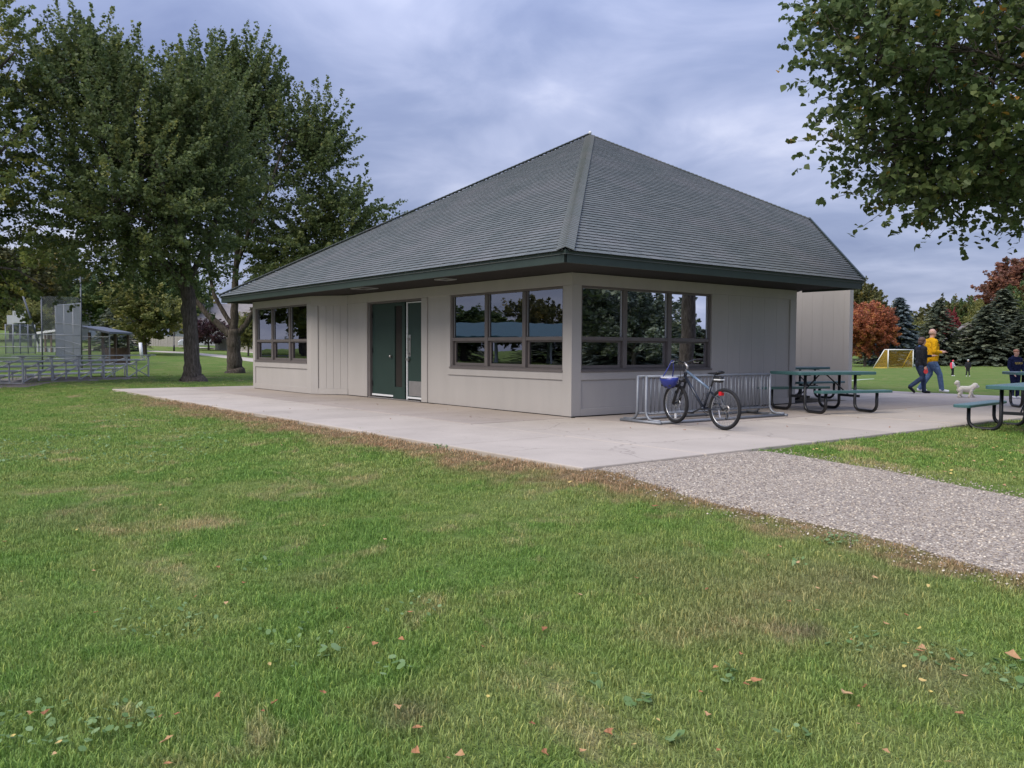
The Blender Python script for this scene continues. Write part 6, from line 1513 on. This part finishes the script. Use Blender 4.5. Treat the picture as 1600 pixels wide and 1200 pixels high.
def print_text(txt, size, mat, parent, mtx, name='lettering'):
    cu = bpy.data.curves.new(name, 'FONT'); cu.body = txt; cu.size = size; cu.align_x = 'CENTER'; cu.extrude = .004
    o = bpy.data.objects.new(name, cu); COL.objects.link(o); bpy.context.view_layer.update()
    me = bpy.data.meshes.new_from_object(o.evaluated_get(bpy.context.evaluated_depsgraph_get())); bpy.data.objects.remove(o)
    me.name = name; me.materials.clear(); me.materials.append(mat); p = put(name, me, parent); p.matrix_local = mtx; return p
ml = GZ(1453, 612.5, 0.0)
man, km, hc, shirt = person('tall bald man in yellow sweatshirt and jeans walking beside the woman', (ml.x, ml.y, 0.0), RZ_VIEW, 1.86,
    {'R': ((.20, -.11, .50), (.27, -.11, .085)), 'L': ((.04, .10, .50), (-.24, .10, .10))},
    {'R': ((-.05, -.27, 1.13), (.20, -.20, 1.10), (1, .2, .1)), 'L': ((.02, .27, 1.13), (.30, .12, 1.13), (1, -.1, .1))},
    ('sweatshirt', M['yellow']), M['denim'], M['white_shoe'], belly=.03, fat=1.12)
MB().box(-.004, .012, -.075, .075, -.012, .018).build('sunglasses', M['goggle'], man, bevel=.004).location = (hc + Vector((.078, 0, .014))) * km
mb = MB(); mb.ball((0, 0, 0), .094, .092, .060, n=14, m_=8, zmin=-.35); ch = mb.build('cropped_hair', paint('shaved_hair', (0.36, 0.24, 0.19), 0.8, 0.1, 20), man, smooth=True); ch.location = (hc + Vector((-.022, 0, -.004))) * km; ch.scale = (km,) * 3
mt = Matrix.Translation(Vector((.168, -.115, 1.27)) * km) @ Matrix.Rotation(R(-34), 4, 'Z') @ Matrix.Rotation(R(90), 4, 'Z') @ Matrix.Rotation(R(90), 4, 'X')
print_text('IOWA', .085 * km, M['navy_print'], shirt, mt)
wl = GZ(1430, 613.5, 0.0) + Vector((.62 * .0 + .30 * .785, -.30 * .617, 0))
wom, kw, hc, jac = person('woman in black jacket and jeans holding a red leash reel', (wl.x, wl.y, 0.0), RZ_VIEW, 1.60,
    {'R': ((.02, -.09, .50), (-.36, -.09, .22)), 'L': ((.12, .09, .49), (.16, .09, .085))},
    {'R': ((-.07, -.23, 1.10), (.02, -.25, .84), (.15, 0, -1)), 'L': ((.14, .24, 1.15), (.42, .16, 1.17), (1, .0, .12))},
    ('jacket', M['black_cloth']), M['dark_denim'], M['black_cloth'], fat=1.12)
mb = MB(); mb.ball((-.022, 0, .022), .112, .108, .104, n=14, m_=8); mb.ball((-.050, 0, -.050), .090, .100, .090, n=12, m_=8); hair = mb.build('hair', M['hair_brown'], wom, smooth=True); hair.location = (hc + Vector((-.012, 0, .006))) * kw; hair.scale = (kw,) * 3
J = [(-.02, -.09, 1.46, .03), (-.06, 0, 1.47, .045), (-.02, .09, 1.46, .03), (.06, .05, 1.43, .025), (.075, -.05, 1.43, .025)]
skinned('scarf', [tuple(v * kw for v in j) for j in J], [(0, 1), (1, 2), (2, 3), (3, 4)], M['blue_cloth'], wom, 1)
mb = MB(); mb.bar(Vector((.17, -.03, .92)) * kw, Vector((.13, -.035, 1.42)) * kw, .012 * kw); mb.build('zip', M['white_metal'], jac)
ho = Matrix.Translation(wom.location) @ Matrix.Rotation(RZ_VIEW, 4, 'Z') @ (Vector((.035, -.25, .735)) * kw)
reel = thing('leash_reel', 'red plastic dog leash reel in the hand of the woman', 'leash', ho, RZ_VIEW); reel.scale = (.82,) * 3
mb = MB(); mb.tube([(0, -.022, -.06), (0, .022, -.06)], .075, 16); mb.build('case', M['red_plastic'], reel, smooth=False, bevel=.01)
mb = MB(); mb.torus((0, 0, .03), (0, 1, 0), .048, .013, 18, 6); mb.build('grip', M['red_plastic'], reel, smooth=True)
bl_ = GZ(1585, 622, 0.0)
boy, kb, hc, hoo = person('boy in navy hoodie with gold letters behind a picnic table at the right edge', (bl_.x, bl_.y, 0.0), RZ_VIEW - R(90) + .1, 1.26,
    {'R': ((.02, -.09, .50), (0, -.10, .085)), 'L': ((.02, .09, .50), (0, .11, .085))},
    {'R': ((.03, -.27, 1.12), (.16, -.22, .92), (.6, .2, -.6)), 'L': ((.03, .27, 1.12), (.16, .22, .92), (.6, -.2, -.6))},
    ('hoodie', M['navy']), M['navy'], M['white_shoe'])
mb = MB(); mb.ball((0, 0, 0), .106, .104, .098, n=14, m_=10, zmin=.0); hr_ = mb.build('hair', M['hair_red'], boy, smooth=True); hr_.location = (hc + Vector((-.020, 0, .030))) * kb; hr_.scale = (kb,) * 3
J = [(-.09, -.06, 1.47, .05), (-.10, 0, 1.49, .06), (-.09, .06, 1.47, .05)]; skinned('hood', [tuple(v * kb for v in j) for j in J], [(0, 1), (1, 2)], M['navy'], boy, 1)
for sg in (-1, 1): pass
print_text('GOLD', .105 * kb, M['gold_print'], hoo, Matrix.Translation(Vector((.168, 0.0, 1.225)) * kb) @ Matrix.Rotation(R(90), 4, 'Z') @ Matrix.Rotation(R(90), 4, 'X'))
def G2(px, py): return G(px, py)
k1 = G2(1488, 587.5); kid1, kk, hc, c1 = person('child in red and grey top standing far out on the sports field', k1, RZ_VIEW - R(60), 1.04 * (np.array(k1) - CAM) @ CR[2] / 54, {'R': ((.03, -.08, .5), (-.03, -.08, .085)), 'L': ((.05, .08, .5), (.06, .08, .085))},
    {'R': ((-.02, -.25, 1.13), (.10, -.24, .95), (.5, 0, -1)), 'L': ((.06, .26, 1.14), (.2, .18, 1.05), (1, 0, -.2))}, ('sweater', M['gray_cloth']), M['black_cloth'], M['white_shoe'], group='children out on the sports field', detail=1)
J = [(-.02, -.22, 1.40, .10), (-.01, -.26, 1.15, .12), (.02, -.24, .88, .11)]; skinned('red_sleeve', [tuple(v * kk for v in j) for j in J], [(0, 1), (1, 2)], M['red_cloth'], kid1, 1)
MB().ball(tuple((hc + Vector((-.01, 0, .02))) * kk), .10 * kk, n=10, m_=8).build('hair', M['red_cloth'], kid1, smooth=True)
k2 = G2(1512, 588); kid2, kk, hc, c2 = person('child in dark clothes with arms at sides far out on the sports field', k2, RZ_VIEW - R(100), 1.10 * (np.array(k2) - CAM) @ CR[2] / 54, {'R': ((.03, -.10, .5), (.02, -.16, .085)), 'L': ((.03, .10, .5), (.02, .15, .085))},
    {'R': ((-.02, -.27, 1.13), (.05, -.26, .88), (.2, 0, -1)), 'L': ((-.02, .27, 1.13), (.05, .26, .88), (.2, 0, -1))}, ('jacket', M['black_cloth']), M['black_cloth'], M['white_shoe'], group='children out on the sports field', detail=1)
MB().ball(tuple((hc + Vector((-.015, 0, .02))) * kk), .102 * kk, n=10, m_=8).build('knit_cap', M['gray_cloth'], kid2, smooth=True)

# ------------------------------------------------------------------ the dog
dl = GZ(1509, 620.8, 0.0); dog = thing('dog', 'small fluffy cream white dog with raised tail trotting on the paving', 'dog', (dl.x, dl.y, 0.0), RZ_VIEW - .12); dog.scale = (.80,) * 3
J = [(-.16, 0, .27, .085), (-.06, 0, .275, .085), (.06, 0, .265, .095), (.15, 0, .285, .090), (.22, 0, .345, .070), (.275, 0, .385, .080), (.33, 0, .365, .050), (.375, 0, .352, .030),
     (-.20, -.05, .24, .060), (-.17, -.055, .15, .042), (-.245, -.055, .10, .028), (-.235, -.055, .03, .025), (-.205, -.055, .018, .022),
     (-.20, .05, .24, .060), (-.13, .055, .15, .042), (-.18, .055, .10, .028), (-.135, .055, .03, .025), (-.10, .055, .018, .022),
     (.13, -.055, .21, .050), (.115, -.055, .12, .034), (.09, -.055, .03, .026), (.12, -.055, .018, .022),
     (.15, .055, .21, .050), (.20, .055, .12, .034), (.26, .055, .04, .026), (.29, .055, .022, .022),
     (-.235, 0, .33, .035), (-.25, 0, .42, .050), (-.275, 0, .48, .062), (-.33, 0, .455, .035)]
Ed = [(0, 1), (1, 2), (2, 3), (3, 4), (4, 5), (5, 6), (6, 7), (0, 8), (8, 9), (9, 10), (10, 11), (11, 12), (0, 13), (13, 14), (14, 15), (15, 16), (16, 17), (3, 18), (18, 19), (19, 20), (20, 21), (3, 22), (22, 23), (23, 24), (24, 25), (0, 26), (26, 27), (27, 28), (28, 29)]
db = skinned('body', J, Ed, M['fur'], dog, 3, 1, vox=.009, smooth=3)
rng = np.random.RandomState(3); co = np.empty(len(db.data.vertices) * 3, np.float32); db.data.vertices.foreach_get('co', co); nn = np.empty_like(co); db.data.vertex_normals.foreach_get('vector', nn)
co = co.reshape(-1, 3) + nn.reshape(-1, 3) * (rng.rand(len(co) // 3, 1) * .016); db.data.vertices.foreach_set('co', co.ravel().astype(np.float32)); db.data.update()
for sg in (-1, 1):
    mb = MB(); mb.ball((.245, sg * .072, .365), .030, .018, .055, n=10, m_=8); mb.build('ear', M['fur'], dog, smooth=True); MB().ball((.335, sg * .034, .385), .009, n=8, m_=6).build('eye', M['black'], dog, smooth=True)
MB().ball((.402, 0, .358), .014, n=8, m_=6).build('nose', M['black'], dog, smooth=True)
mb = MB(); mb.torus((.205, 0, .325), (.75, 0, .66), .072, .010, 20, 6); mb.build('collar', M['red_plastic'], dog, smooth=True)

# ------------------------------------------------------------------ shelter mirrored in the door side window
sx_, sy_ = -50, -39; she = thing('picnic_shelter', 'open shelter with teal metal roof mirrored in the door side window', 'shelter', (sx_, sy_, tz(sx_, sy_)), R(-52))
z_e, z_r = 2.45, 3.75; a_, b_ = 9.5, 4.5
mb = MB(); P = [(-a_, -b_, z_e), (a_, -b_, z_e), (a_, b_, z_e), (-a_, b_, z_e), (-a_ + 3, 0, z_r), (a_ - 3, 0, z_r)]
mb.add(P + [(x, y, z - .25) for x, y, z in P[:4]], [(0, 1, 5, 4), (1, 2, 5), (2, 3, 4, 5), (3, 0, 4), (0, 6, 7, 1), (1, 7, 8, 2), (2, 8, 9, 3), (3, 9, 6, 0), (6, 9, 8, 7)]); mb.build('roof', M['teal_roof'], she)
for x in (-7.5, -2.5, 2.5, 7.5):
    for y in (-3.2, 3.2): MB().box(x - .12, x + .12, y - .12, y + .12, -.3, 2.0).build('post', M['sign_grey'], she)
